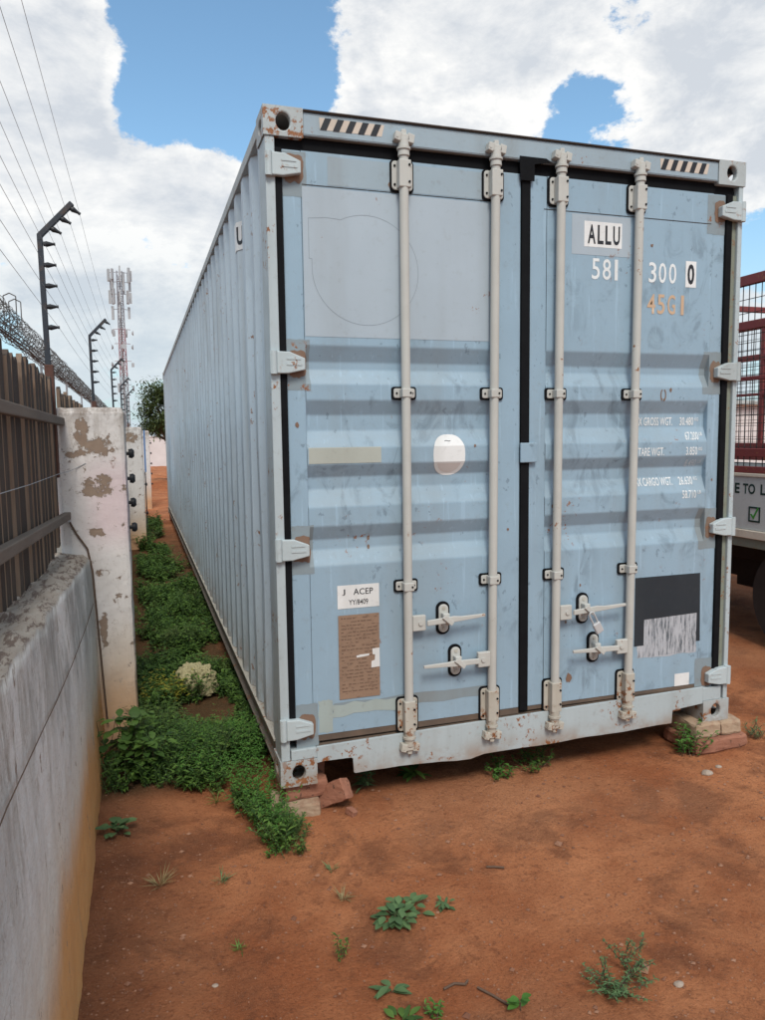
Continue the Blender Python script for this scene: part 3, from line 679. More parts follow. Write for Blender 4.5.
# hinges
def hinge(z, sgn, par):
    X = lambda a: a if sgn > 0 else W - a
    m = MB()
    ln = .150
    m.prism([(X(.030), z - .046), (X(.075), z - .046), (X(ln), z - .030), (X(ln), z + .018), (X(.085), z + .044), (X(.030), z + .046)], -.016, .0175)
    m.build('hinge', M['hinge'], par, bevel=.004)
    m = MB(); m.tube((X(.017), -.004, z - .048), (X(.017), -.004, z + .048), .015, n=14); m.box(*sorted((X(.002), X(.029))), -.012, .0055, z - .046, z + .046)
    m.build('hinge_pin', M['hinge'], par, bevel=.002)
    m = MB(); m.box(*sorted((X(.07), X(.135))), -.0185, -.0165, z - .012, z - .003).box(*sorted((X(.07), X(.13))), -.0185, -.0165, z + .012, z + .018); m.build('hinge_rib', M['hinge'], par)
for z, _ in hz_l: hinge(z, 1, dl)
for z, _ in hz_r: hinge(z, -1, dr)
# lock rods with keepers
RY = -.014
def rrect(x0, x1, z0, z1, r, n=4):
    P = []
    for cx, cz, a0 in ((x1 - r, z1 - r, 0), (x0 + r, z1 - r, 90), (x0 + r, z0 + r, 180), (x1 - r, z0 + r, 270)):
        for i in range(n + 1): a = radians(a0 + 90 * i / n); P.append((cx + r * cos(a), cz + r * sin(a)))
    return P
def bolts(m, pts, y, r=.0055):
    for x, z in pts: m.tube((x, y, z), (x, y - .004, z), r, n=8)
def lock_rod(x, xb, par):
    m = MB(); m.tube((xb, RY, .15), (x, RY, 2.80), .0205, n=20); rod = m.build('lock_rod', M['rod'], par)
    for zc, h_, w_ in ((2.668, .122, .096), (.262, .155, .098)):
        xc = xb + (x - xb) * (zc - .15) / 2.65
        MB().prism(rrect(xc - w_ / 2 - .006, xc + w_ / 2 + .006, zc - h_ / 2 - .007, zc + h_ / 2 + .007, .018), .012, YD - .001).build('bracket_gasket', M['rubber'], par)
        m = MB().prism(rrect(xc - w_ / 2, xc + w_ / 2, zc - h_ / 2, zc + h_ / 2, .016), .004, .0118)
        m.prism([(xc - .027, zc - h_ / 2 + .004), (xc + .027, zc - h_ / 2 + .004), (xc + .027, zc + h_ / 2 - .004), (xc - .027, zc + h_ / 2 - .004)], -.036, .0038)
        m.build('rod_bracket', M['rod'] if zc > 1 else M['cam'], par, bevel=.005)
        for q in [(xc + a * (w_ / 2 - .012), zc + b * (h_ / 2 - .022), .004) for a in (-1, 1) for b in (-1, 1)] + [(xc + .018, zc + b * .035, -.0362) for b in (-1, 1)]:
            m = MB(); bolts(m, [q[:2]], q[2], .005); m.build('bolt', M['rubber'], par)
    for zc in (1.737, .868):
        xc = xb + (x - xb) * (zc - .15) / 2.65
        MB().prism(rrect(xc - .058, xc + .058, zc - .029, zc + .029, .012), .012, YD - .001 if zc < 1 else .030).build('keeper_gasket', M['rubber'], par)
        m = MB().prism(rrect(xc - .050, xc + .050, zc - .021, zc + .021, .009), .005, .0118); m.box(xc - .024, xc + .024, -.0375, .0048, zc - .019, zc + .019)
        m.build('rod_keeper', M['rod'], par, bevel=.004)
        
        for q in ((xc - .037, zc, .005), (xc + .037, zc, .005), (xc + .014, zc, -.0376)):
            m = MB(); bolts(m, [q[:2]], q[2], .0045); m.build('bolt', M['rubber'], par)
    for zc, s in ((2.818, 1), (.115, -1)):                       # cam head and its keeper on the frame
        xc = x if s > 0 else xb; mt = M['rod'] if s > 0 else M['cam']
        m = MB(); m.tube((xc, RY, zc - s * .075), (xc, RY, zc - s * .006), .026, .022, n=16)
        m.tube((xc, RY, zc - s * .05), (xc, RY, zc - s * .040), .030, n=16)
        m.box(xc - .030, xc + .022, -.030, .0, zc - .014, zc + .012)
        m.prism([(xc - .046, zc - .012), (xc - .022, zc - .020), (xc - .012, zc + .016), (xc - .040, zc + .022)], -.034, .003)
        m.prism([(xc + .012, zc - .018), (xc + .042, zc - .024), (xc + .048, zc + .012), (xc + .018, zc + .020)], -.030, .003)
        m.prism([(xc - .012, zc + s * .012), (xc + .014, zc + s * .010), (xc + .010, zc + s * .036), (xc - .010, zc + s * .034)], -.022, .0)
        m.tube((xc - .034, -.036, zc), (xc - .034, -.030, zc), .007, n=8)
        m.build('cam_lock', mt, par, bevel=.004)
lock_rod(.600, .600, dl); lock_rod(1.038, 1.020, dl); lock_rod(1.372, 1.362, dr); lock_rod(1.801, 1.784, dr)
def handle(rx, hz_, xt, zt, xp, par, sgn):
    hx = rx + sgn * .055
    m = MB().box(*sorted((rx + sgn * .018, hx + sgn * .026)), -.030, -.008, hz_ - .036, hz_ + .036); m.tube((hx, -.036, hz_), (hx, -.006, hz_), .011, n=10); m.build('handle_hub', M['rod'], par, bevel=.004)
    dx = xt - hx; z1 = hz_ + (zt - hz_) * .55
    m = MB(); m.prism([(hx + sgn * .027, hz_ - .012), (hx + dx * .5, z1 - .014), (hx + dx * .62, z1 - .011), (xt, zt - .008), (xt, zt + .006), (hx + dx * .62, z1 + .010), (hx + dx * .5, z1 + .014), (hx + sgn * .027, hz_ + .013)], -.048, -.036)
    m.build('handle', M['rod'], par, bevel=.003)
    zc = hz_ + (zt - hz_) * abs(xp - hx) / abs(dx) - .002
    MB().prism(rrect(xp - .034, xp + .034, zc - .078, zc + .078, .032, 8), .014, YD - .001).build('handle_gasket', M['rubber'], par)
    m = MB().prism(rrect(xp - .024, xp + .024, zc - .066, zc + .066, .023, 8), .002, .0138); m.box(xp - .016, xp + .016, -.034, .0018, zc - .026, zc + .03)
    m.build('handle_latch', M['rod'], par, bevel=.004)
    m = MB(); m.prism([(xp - .030, zc + .016), (xp - .010, zc + .030), (xp + .028, zc - .008), (xp + .016, zc - .024)], -.057, -.049); m.build('latch_tongue', M['rod'], par, bevel=.002)
    for b in (-1, 1): m = MB(); bolts(m, [(xp, zc + b * .048)], .002, .008); m.build('bolt', M['cam'], par)
handle(.600, .696, .972, .712, .782, dl, 1); handle(1.024, .492, .664, .494, .842, dl, -1)
handle(1.364, .680, 1.742, .698, 1.530, dr, 1); handle(1.788, .478, 1.445, .486, 1.594, dr, -1)
# padlock hangs from the latch: its own thing
pl = empty('padlock', (1.535, -.06, .612 + LIFT))
tag(pl, 'small silver padlock hanging tilted from the upper right hand door latch of the blue container', 'padlock')
m = MB(); m.obox((.030, -.010, -.010), (.042, .020, .055), (0, radians(-28), 0)); m.build('body', M['steel'], pl, bevel=.005)
R2 = mathutils.Euler((0, radians(-28), 0)).to_matrix()
pts = [Vector((.030, -.010, -.010)) + R2 @ Vector(q) for q in [(-.013, 0, .027), (-.013, 0, .075)] + [(.013 * cos(a), 0, .075 + .013 * sin(a)) for a in [radians(180 - 22.5 * i) for i in range(9)]] + [(.013, 0, .027)]]
MB().path(pts, .0042, 8).build('shackle', M['steel'], pl)

# ------------------------------------------------------------------ bricks under the container
def brick(c, sz, rot, mat, label, cat='brick', group=None, seed=0, name='brick'):
    bm = bmesh.new(); bmesh.ops.create_cube(bm, size=1); bmesh.ops.subdivide_edges(bm, edges=bm.edges, cuts=5, use_grid_fill=True)
    for v in bm.verts:
        p = Vector((v.co.x * sz[0], v.co.y * sz[1], v.co.z * sz[2]))
        # round the corners
        q = [abs(v.co[i]) * 2 for i in range(3)]; e = sorted(q)[1]
        if e > .95: p *= 1 - .05 * (1 if min(q) < .95 else 1.8)
        p += Vector((fbm(p.x * 18 + seed, p.y * 18, p.z * 18), fbm(p.x * 18, p.y * 18 + seed, p.z * 18 + 5), fbm(p.x * 18 + 9, p.y * 18, p.z * 18 + seed))) * .006
        v.co = p
    me = bpy.data.meshes.new(name); bm.to_mesh(me); bm.free(); me.materials.append(mat)
    for p in me.polygons: p.use_smooth = False
    o = bpy.data.objects.new(name, me); COL.objects.link(o); o.location = c; o.rotation_euler = rot
    return tag(o, label, cat, group)
GB = 'bricks under the container'
brick((.115, .12, .108), (.21, .17, .080), (0, 0, .1), M['brick'], 'dark red brick wedged directly under the front left corner of the container', group=GB, seed=1)
brick((.075, .09, .030), (.22, .19, .072), (0, 0, -.08), M['sandbrick'], 'sandy brick half buried below the front left container corner', group=GB, seed=2)
brick((.245, .045, .070), (.065, .18, .095), (radians(-30), radians(10), radians(40)), M['brick'], 'loose reddish brick tilted against the front left corner of the container', group=GB, seed=3)
brick((.305, -.055, .018), (.035, .05, .03), (.3, .2, .5), M['brick'], 'small broken chip of brick on the soil beside the tilted brick', seed=4)
brick((2.29, .085, .113), (.17, .22, .082), (0, 0, .02), M['sandbrick'], 'sandy yellow brick under the front right container corner, inner one of the upper pair', group=GB, seed=5)
brick((2.445, .085, .110), (.13, .22, .080), (0, 0, -.03), M['sandbrick'], 'sandy yellow brick sticking out right of the container corner, outer one of the upper pair', group=GB, seed=6)
brick((2.36, .08, .034), (.36, .26, .076), (0, 0, .04), M['brick'], 'wide reddish slab of brick below the two sandy bricks at the right container corner', group=GB, seed=7)
brick((.93, .55, .07), (.16, .22, .15), (0, 0, .1), M['brick'], 'upright red brick under the sill between the left pair of lock rods', group=GB, seed=8)
brick((1.76, .50, .075), (.12, .20, .15), (0, 0, 0), M['brick'], 'red brick under the sill near the fourth lock rod, left of two', group=GB, seed=9)
brick((1.90, .52, .075), (.13, .18, .15), (0, 0, .1), M['sandbrick'], 'pale brick under the sill near the fourth lock rod, right of two', group=GB, seed=10)
brick((.18, .30, .10), (.12, .2, .18), (0, 0, .1), M['brick'], 'red brick in the shadow behind the front left container corner', group=GB, seed=11)
for i, (y, nm) in enumerate(((6.0, 'middle'), (13.0, 'far end'))):
    brick((.12, y, .085), (.2, .22, .165), (0, 0, 0), M['brick'], 'brick pier under the left side of the container at its ' + nm, group=GB, seed=20 + i)
    brick((2.3, y, .085), (.2, .22, .165), (0, 0, 0), M['brick'], 'brick pier under the right side of the container at its ' + nm, group=GB, seed=24 + i)

# ------------------------------------------------------------------ boundary wall, pillars
XW = -.775
def wall_top(y): return 1.085 + (1.11 - max(y, -2.2)) * .060
wall = empty('boundary_wall', (XW, -1, 0)); tag(wall, 'low white plastered wall with grey mould streaks and orange soil stain, in front of the peeling pillar', 'wall')
def wall_piece(y0, y1, par, name='plaster_face', st=.03):
    m = MB(); ny = int((y1 - y0) / st); nz = 30; nt_ = 16
    P = []
    for j in range(ny + 1):
        y = y0 + (y1 - y0) * j / ny; zt = wall_top(y) + .012 * fbm(y * 5, 3) + .006 * fbm(y * 22, 8)
        col = []
        for k in range(nz + 1):
            z = -.05 + (zt - .02 + .05) * k / nz
            x = -.777 - .038 * z / 1.1 + .007 * fbm(y * 1.7, z * 1.7, 1) + .003 * fbm(y * 9, z * 9, 2)
            col.append((x, y, z))
        xe, ze = col[-1][0], col[-1][2]
        zi = 1.12 + (1.11 - y) * .03
        for k in range(1, nt_ + 1):
            u = k / nt_; x = xe - .26 * u - .004
            e = .014 * fbm(x * 14, y * 9, 5) + .007 * fbm(x * 40, y * 30, 2)
            col.append((x, y, (ze + .02 * min(1, k / 2)) * (1 - u) + zi * u + e * min(1, k / 2)))
        col.append((xe - .30, y, -.05))
        P.append(col)
    nn = nz + nt_ + 2
    m.add([v for c_ in P for v in c_], [(j * nn + k, (j + 1) * nn + k, (j + 1) * nn + k + 1, j * nn + k + 1) for j in range(ny) for k in range(nn - 1)], True)
    m.build(name, M['wall'], par, fix=True).location = (-XW, 1, 0)
wall_piece(-5.0, 1.115, wall)
wall2 = empty('boundary_wall', (XW, 5, 0)); tag(wall2, 'recessed stretch of white boundary wall behind the peeling pillar, along the weedy alley', 'wall')
MB().box(XW - .25, XW - .03, 1.41, 8.9, -.05, 1.12).build('plaster_face', M['wall'], wall2, fix=False).location = (-XW, -5, 0)
wall3 = empty('boundary_wall', (XW, 15, 0)); tag(wall3, 'far stretch of white boundary wall beyond the second pillar', 'wall')
MB().box(XW - .25, XW + .02, 9.21, 16.0, -.05, 1.15).box(XW - .2, XW + .1, 16.3, 30, -.05, 1.15).build('plaster_face', M['wall'], wall3, fix=False).location = (-XW, -15, 0)
M['pillar1'] = pillar_mat('pillar_plaster', [(.025, 1.665, .075, .045), (-.085, 1.625, .045, .018), (-.045, 1.755, .026, .05), (.035, 1.45, .055, .05), (-.03, 1.42, .03, .02), (.01, 1.20, .03, .02), (.03, .98, .03, .02), (.02, .68, .018, .07)])
M['pillar2'] = pillar_mat('far_pillar_plaster', [(.0, 1.72, .12, .06)], pink=False)
def pillar(x0, x1, y0, y1, zt, mat, label, knobs):
    cx, cy = (x0 + x1) / 2, y0
    e = empty('wall_pillar', (cx, cy, 0)); tag(e, label, 'pillar', 'plastered pillars of the boundary wall')
    bm = bmesh.new(); nxx, nz = 12, 60; r = .03
    ring = [(x0, y1)] + [(x0, y0 + (y1 - y0) * .5), (x0, y0 + .02), (x0 + .02, y0)] + [(x0 + (x1 - x0) * i / nxx, y0) for i in range(1, nxx)] + [(x1 - .022, y0), (x1 - .006, y0 + .006), (x1, y0 + .022), (x1, y0 + (y1 - y0) * .5), (x1, y1)]
    m = MB(); vs = []; nn = len(ring)
    for k in range(nz + 1):
        z = -.05 + (zt + .05) * k / nz
        for (a, b) in ring:
            q = .004 * fbm(a * 9, z * 6, b * 9)
            zz = z
            if k == nz: a = cx + (a - cx) * .93; b = y0 + (b - y0) * .95 + .01; zz = z + .006 * fbm(a * 30, b * 30)
            if k == nz - 1: zz = zt - .03
            vs.append((a - cx + q, b - cy + q, zz))
    fs = [(k * nn + i, k * nn + (i + 1) % nn, (k + 1) * nn + (i + 1) % nn, (k + 1) * nn + i) for k in range(nz) for i in range(nn)]
    fs.append(tuple(nz * nn + i for i in range(nn)))
    m.add(vs, fs); m.build('shaft', mat, e)
    for z in knobs:
        k = MB(); k.tube((x1 - cx, .16, z), (x1 - cx + .020, .16, z), .010, n=10); k.tube((x1 - cx + .012, .16, z), (x1 - cx + .030, .16, z), .024, .028, n=14); k.tube((x1 - cx + .030, .16, z), (x1 - cx + .042, .16, z), .028, .018, n=14)
        k.build('insulator', M['insul'], e)
    return e
pillar(-.953, -.603, 1.112, 1.41, 1.868, M['pillar1'], 'tall white pillar with pinkish tint and big peeling brown patches, nearest to the camera', [1.62, 1.48, 1.345, 1.205])
pillar(-.83, -.475, 8.9, 9.21, 1.88, M['pillar2'], 'narrow white pillar with grey stained top, second one along the weedy alley', [.55, 1.0])
pillar(-.80, -.28, 16.0, 16.3, 1.9, M['pillar2'], 'farthest white pillar of the boundary wall, small at the end of the alley', [.6, .85, 1.1, 1.35, 1.6])
o = MB().box(-.012, .012, 0, .9, -.38, .38).build('blue_board', M['blueboard']); o.location = (-.43, 11.2, 1.48); tag(o, 'narrow blue board fixed beyond the second white pillar', 'board')
MB().box(-.02, .0, .1, .16, -1.48, -.38).build('board_post', M['post'], o)

# ------------------------------------------------------------------ wooden fence on the wall
def fence(y0, y1, zfun, label, rails=True):
    e = empty('slat_fence', (-.94, y0, 1.15)); tag(e, label, 'fence', 'weathered slat fences on the wall')
    m = MB(); y = y0 + .03
    while y < y1 - .05:
        top_ = 2.025 - (y + .56) * .018 + random.uniform(-.018, .018); bot = 1.13 + random.uniform(-.01, .03)
        wd = .076 + random.uniform(-.008, .008); tilt = random.uniform(-.012, .012); x = -.944 + random.uniform(-.006, .006)
        pk = random.uniform(.01, .03); hw = wd / 2; c_ = y + .05
        prof_ = [(c_ - hw, bot), (c_ + hw, bot + random.uniform(-.01, .01)), (c_ + hw + tilt, top_ - pk), (c_ + tilt * .8 + random.uniform(-.02, .02), top_), (c_ - hw + tilt, top_ - pk * random.uniform(.5, 1.5))]
        m.prism([(a + .0 - y0, b - 1.15) for a, b in prof_], x + .94, x + .94 - .020, axis='x')
        y += .118
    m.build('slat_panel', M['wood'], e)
    for za, zb, hh, th in ((1.818, 1.815, .040, .030), (1.395, 1.315, .038, .036)):
        m = MB(); a, b = y0 - .0, y1
        f = lambda y: za + (zb - za) * (y + .63) / 1.83
        m.add([(x - -.94, y - y0, f(y) + dz - 1.15) for y in (a, b) for x, dz in ((-.928, -hh), (-.928 + th, -hh), (-.928 + th, 0), (-.928, 0))], [(0, 1, 2, 3), (4, 7, 6, 5), (0, 4, 5, 1), (1, 5, 6, 2), (2, 6, 7, 3), (3, 7, 4, 0)])
        m.build('rail', M['railwood'], e, bevel=.004)
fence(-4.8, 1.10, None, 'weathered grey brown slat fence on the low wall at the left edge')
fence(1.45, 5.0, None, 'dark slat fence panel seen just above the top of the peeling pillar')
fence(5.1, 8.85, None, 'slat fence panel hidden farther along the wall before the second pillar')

# ------------------------------------------------------------------ electric fence
PD = [('nearest bent black electric fence post, standing at the left edge of the peeling pillar', 1.085), ('second bent black electric fence post, small above the peeling pillar top', 5.0), ('third bent black electric fence post, in line in front of the lattice tower', 8.85), ('fourth bent black electric fence post, overlapping the foot of the tower', 12.6), ('farthest bent black electric fence post beside the distant tree', 16.1)]
BX = -.962
def bent(t):                                                   # 0..1 along insulator run -> local (x, z)
    return None
ins = [(.0, .21), (.0, .355), (.0, .485), (.0, .615), (-.0, .73), (.035, .87), (.095, .945), (.172, 1.015)]
root = empty('electric_fence_post'); 
m = MB(); m.obox((0, 0, .45), (.026, .026, 1.0), (0, radians(-.6), 0)); 
m.prism([(-.018, .93), (.008, .93), (.008, .950), (.165, 1.118), (.146, 1.136), (-.018, .962)], -.014, .014); m.build('post', M['post'], root, bevel=.003)
m = MB(); m.obox((.006, -.012, .02), (.044, .040, .58), (0, 0, 0)); m.build('post_foot', M['postrust'], root, bevel=.004)
INS = []
for k in range(8):
    if k < 5: p0 = Vector((.010, 0, .50 + .104 * k)); d = Vector((1, 0, .04))
    else:
        s_ = (.30, .62, .95)[k - 5]; p0 = Vector((.002 + .150 * s_, 0, .948 + .165 * s_)); d = Vector((.86, 0, -.42 if k < 7 else -.52))
    d.normalize(); m = MB(); m.tube(p0, p0 + d * .018, .011, .015, n=10); m.tube(p0 + d * .018, p0 + d * .048, .014, .006, n=10); m.tube(p0 + d * .048, p0 + d * .056, .008, .008, n=10)
    m.build('insulator', M['insul'], root); INS.append(p0 + d * .052)
posts = []
for i, (lb, y) in enumerate(PD):
    o = root if i == 0 else copy_tree(root)
    o.location = (BX if i == 0 else (-.95, -.87, -.82, -.76)[i - 1], y, 1.775); tag(o, lb, 'fence post', 'bent electric fence posts along the wall'); posts.append(o)
    if i == 1:
        o.rotation_euler = (0, 0, 0)
ordn = ['lowest', 'second lowest', 'third lowest', 'fourth lowest', 'fourth highest', 'third highest', 'second highest', 'topmost']
for k in range(8):
    m = MB(); pts = []
    ps = [(-4.5, BX)] + [(y, posts[i].location.x) for i, (_, y) in enumerate(PD)]
    for (ya, xa), (yb, xb) in zip(ps, ps[1:]):
        for j in range(6):
            tt = j / 6; pts.append((xa + (xb - xa) * tt + INS[k].x, ya + (yb - ya) * tt, 1.775 + INS[k].z - .03 * 4 * tt * (1 - tt) * (1 if k % 2 else .6)))
    pts.append((ps[-1][1] + INS[k].x, ps[-1][0], 1.775 + INS[k].z))
    m.path(pts, .0009, 4); o = m.build('electric_wire', M['wire'], origin=pts[0]); tag(o, ordn[k] + ' of the eight thin electric wires strung between the bent fence posts', 'wire', 'electric fence wires')
# loose wire sagging across the pillar and wall
m = MB().path([(-.895, -2.2, 1.575), (-.898, -.91, 1.557), (-.90, -.31, 1.547), (-.90, .62, 1.541), (-.88, 1.0, 1.54), (-.856, 1.106, 1.55), (-.806, 1.108, 1.576)], .0016, 5); tag(m.build('loose_wire', M['wire'], origin=(-.93, -.9, 1.3)), 'loose grey wire crossing in front of the slat fence to the peeling pillar', 'wire')
wx = lambda z: -.777 - .038 * z / 1.1 + .009
m = MB().path([(wx(z), y, z) for y, z in [(1.0, .84), (.4, .853), (-.317, .89), (-.8, .925), (-1.1, .955), (-1.4, .982), (-1.65, 1.005), (-2.4, 1.04)]], .0016, 5); tag(m.build('loose_wire', M['twig'], origin=(XW, .62, .96)), 'thin dark wire running along the face of the low white wall', 'wire')
m = MB().path([(-.90, 1.100, 1.265), (-.87, 1.102, 1.20), (-.82, 1.10, 1.12), (-.80, 1.095, 1.0), (-.782, 1.09, .6), (-.762, 1.085, .15)], .0055, 6); tag(m.build('cable', M['twig'], origin=(-.9, 1.1, 1.265)), 'brown cable running down the corner where the low wall meets the pillar', 'cable')

# ------------------------------------------------------------------ razor wire on the neighbour's side
rz = empty('razor_wire_fence', (-2.6, 8, 0)); tag(rz, 'tangled dark coils of razor wire on tall steel posts behind the slat fence', 'razor wire')
def coil(cx, cz, rad, y0, y1, pitch, th, seed):
    rnd = random.Random(seed); m = MB(); n = int((y1 - y0) / pitch * 10); prev = None; dr_ = 0
    for i in range(n + 1):
        a = i * 2 * pi / 10; y = y0 + (y1 - y0) * i / n
        rr = rad * (1 + .25 * fbm(y * .9, seed)); p_ = Vector((cx + rr * cos(a) + 2.6, y - 8 + .06 * sin(i * 1.7 + seed), cz + rr * sin(a) + .05 * fbm(y * .6, seed, 4)))
        if prev is not None:
            m.tube(prev, p_, th, n=3, cap=False)
            if y < 30:
                mid = (prev + p_) / 2; q = Vector((rnd.uniform(-1, 1), rnd.uniform(-1, 1), rnd.uniform(-1, 1))).normalized() * .03
                m.add([mid - q, mid + q * .2 + Vector((0, 0, .012)), mid + q, mid - Vector((0, 0, .012))], [(0, 1, 2, 3)])
        prev = p_
    return m
coil(-2.6, 3.74, .22, 5, 62, .34, .0055, 1).build('razor_coil', M['razor'], rz, fix=False)
coil(-2.62, 3.66, .20, 5, 62, .40, .0055, 5).build('razor_coil', M['razor'], rz, fix=False)
coil(-2.7, 3.92, .16, 5, 40, .55, .005, 9).build('razor_coil', M['razor'], rz, fix=False)
m = MB()
for k, (dx, z) in enumerate(((0, 3.46), (.03, 3.50), (-.04, 3.54), (0, 3.58), (.05, 3.64), (-.03, 3.70), (0, 3.76))):
    pts = [(dx + .03 * fbm(y * .5, k), y - 8, z + .05 * fbm(y * .4, k, 7)) for y in [5 + 1.5 * j for j in range(39)]]; m.path(pts, .012 if k < 4 else .008, 4)
m.build('support_wire', M['razor'], rz, fix=False)
for y in (9.5, 16, 22.5, 29, 35.5, 42, 48.5, 55, 61.5):
    MB().tube((0, y - 8, 0), (0, y - 8, 3.75), .03, n=8).build('post', M['antenna'], rz)
for y in (11.8, 12.4):
    MB().path([(-.1, y - 8, 3.5), (-.1, y - 8, 4.25), (-.0, y - 8, 4.3), (.1, y - 8, 4.25), (.1, y - 8, 3.7)], .010, 5).build('wire_loop', M['razor'], rz)

# ------------------------------------------------------------------ lattice tower
tw = empty('telecom_tower', (-1.95, 100, 0)); tag(tw, 'tall slender lattice telecom tower crowded with antennas, far behind the fence', 'tower')
HT = 22.9; m = MB()
leg = lambda k, z: Vector(((.62 - .012 * z) * cos(radians(90 + 120 * k)), (.62 - .012 * z) * sin(radians(90 + 120 * k)), z))
for k in range(3): m.tube(leg(k, 0), leg(k, HT), .07, n=6)
m.build('leg_frame', M['lattice'], tw)
m = MB(); z = 0; i = 0
while z < HT - 1:
    for k in range(3):
        a, b = leg(k, z), leg((k + 1) % 3, z + .9); m.tube(a, b, .035, n=4, cap=False); m.tube(leg((k + 1) % 3, z), leg(k, z + .9), .03, n=4, cap=False)
        m.tube(leg(k, z), leg((k + 1) % 3, z), .03, n=4, cap=False)
    z += .9
m.build('bracing', M['lattice'], tw)
m = MB().tube((-.1, .1, .5), (-.1, .1, HT - 3), .11, n=6); m.build('feeder_cable', M['antenna'], tw)
rnd = random.Random(4)
for zc, rr, n in ((22.3, 1.35, 9), (21.1, 1.2, 5), (19.6, 1.25, 8), (17.7, 1.0, 4), (15.2, 1.2, 5), (13.4, 1.1, 4), (11.2, 1.2, 4), (8.2, 1.0, 3)):
    fr = MB()
    for k in range(3): fr.tube((0, 0, zc + .5), (rr * cos(radians(30 + 120 * k)), rr * sin(radians(30 + 120 * k)), zc + .5), .04, n=4)
    fr.build('antenna_mount', M['lattice'], tw)
    for k in range(n):
        a = 2 * pi * k / n + rnd.uniform(-.2, .2); h_ = rnd.uniform(1.2, 2.0) if zc > 17 else rnd.uniform(.5, 1.3)
        x, y = rr * cos(a), rr * sin(a)
        if zc > 17 or rnd.random() < .5: MB().obox((x, y, zc), (.30, .18, h_), (0, 0, a)).build('panel_antenna', M['antenna'], tw)
        else: MB().tube((x, y, zc), (x + .2 * cos(a), y + .2 * sin(a) , zc), .16, .34, n=12).build('dish_antenna', M['antenna'], tw)

# ------------------------------------------------------------------ vegetation
def leaf(m, base, d, up, ln, wd, fold=.25):
    d = d.normalized(); s_ = d.cross(up)
    if s_.length < 1e-4: s_ = d.orthogonal()
    s_.normalize(); nrm = s_.cross(d).normalized()
    tip = base + d * ln - nrm * ln * .12; a = base + d * ln * .42 + s_ * wd * .5 + nrm * wd * fold; b = base + d * ln * .42 - s_ * wd * .5 + nrm * wd * fold; c_ = base + d * ln * .5
    m.add([base, a, tip, b, c_], [(0, 1, 4), (1, 2, 4), (2, 3, 4), (3, 0, 4)], False)
UP = Vector((0, 0, 1))
def rleaf(m, base, d, up, ln, wd, fold=.12):
    d = d.normalized(); s_ = d.cross(up)
    if s_.length < 1e-4: s_ = d.orthogonal()
    s_.normalize(); nrm = s_.cross(d).normalized(); R_ = []; C_ = []
    for u, k in ((0, .05), (.18, .62), (.42, 1.0), (.68, .86), (.88, .45), (1, .03)):
        c_ = base + d * ln * u - nrm * ln * .22 * u * u; C_.append(c_); R_.append((c_ + s_ * wd * .5 * k + nrm * wd * fold * k, c_ - s_ * wd * .5 * k + nrm * wd * fold * k))
    vs = []
    for c_, (a, b) in zip(C_, R_): vs += [a, c_, b]
    m.add(vs, [q for i in range(5) for q in ((3 * i, 3 * i + 3, 3 * i + 4, 3 * i + 1), (3 * i + 1, 3 * i + 4, 3 * i + 5, 3 * i + 2))], True)
def stem_weed(m, st, x, y, z0, h, nl, ll, lw, rnd, lean=.4, r=.0014):
    p_ = Vector((x, y, z0)); d = Vector((rnd.uniform(-lean, lean), rnd.uniform(-lean, lean), 1)).normalized(); prev = p_
    for i in range(nl):
        q = prev + d * (h / nl); d = (d + Vector((rnd.uniform(-.15, .15), rnd.uniform(-.15, .15), -.03))).normalized()
        if st is not None: st.tube(prev, q, r, n=3, cap=False)
        for s_ in range(2):
            a = rnd.uniform(0, 2 * pi); leaf(m, q, Vector((cos(a), sin(a), rnd.uniform(-.1, .6))), UP, ll * rnd.uniform(.6, 1.25), lw * rnd.uniform(.7, 1.2))
        prev = q
rnd = random.Random(11)
# dense mat of weeds filling the alley
alley = MB(); ast = MB()
def alley_ok(x, y):
    edge = .50 + .18 * fbm(x * 4, 1) - .9 * max(0, min(1, (x + .30) / .28))
    if y < edge: return False
    if x < -.60 and y > 1.08: return False
    if x < XW + .03: return False
    if x > .05 and y > -.05: return False
    if y < .05 and (x > .06 or x < -.22): return False
    return True
cnt = 0
while cnt < 4300:
    x = rnd.uniform(-.76, .08); y = rnd.choice((rnd.uniform(-.30, 1.2), rnd.uniform(.3, 3), rnd.uniform(.3, 3), rnd.uniform(1, 6), rnd.uniform(3, 9), rnd.uniform(5, 13)))
    if not alley_ok(x, y): continue
    dn = fbm(x * 2.2, y * 1.3, 6)
    if dn < -.16 or (y > 7 and (dn < -.05 or x > -.2)): continue
    hm = .07 + .17 * max(0, fbm(x * 3, y * 2.2, 2) + .1) + (.05 if x < -.4 and y > .5 else 0)
    if x > -.10: hm *= .75 
    h = hm * rnd.uniform(.6, 1.35); big = 1 + .10 * max(0, y - 2)
    if y < 1.3 and rnd.random() < .75: stem_weed(alley, ast, x, y, 0, h * 1.15, rnd.randint(7, 12), rnd.choice((.016, .022, .028)), .009, rnd, .6)
    else: stem_weed(alley, ast, x, y, 0, h, rnd.randint(4, 7), rnd.choice((.026, .036, .048)) * big, .017 * big, rnd, .55)
    cnt += 1
tag(alley.build('alley_weeds', M['weed'], fix=False), 'dense dark green weeds covering the alley between wall and container', 'weeds', kind='stuff')
ast.build('weed_stems', M['weedblue'], fix=False).parent = bpy.data.objects['alley_weeds']
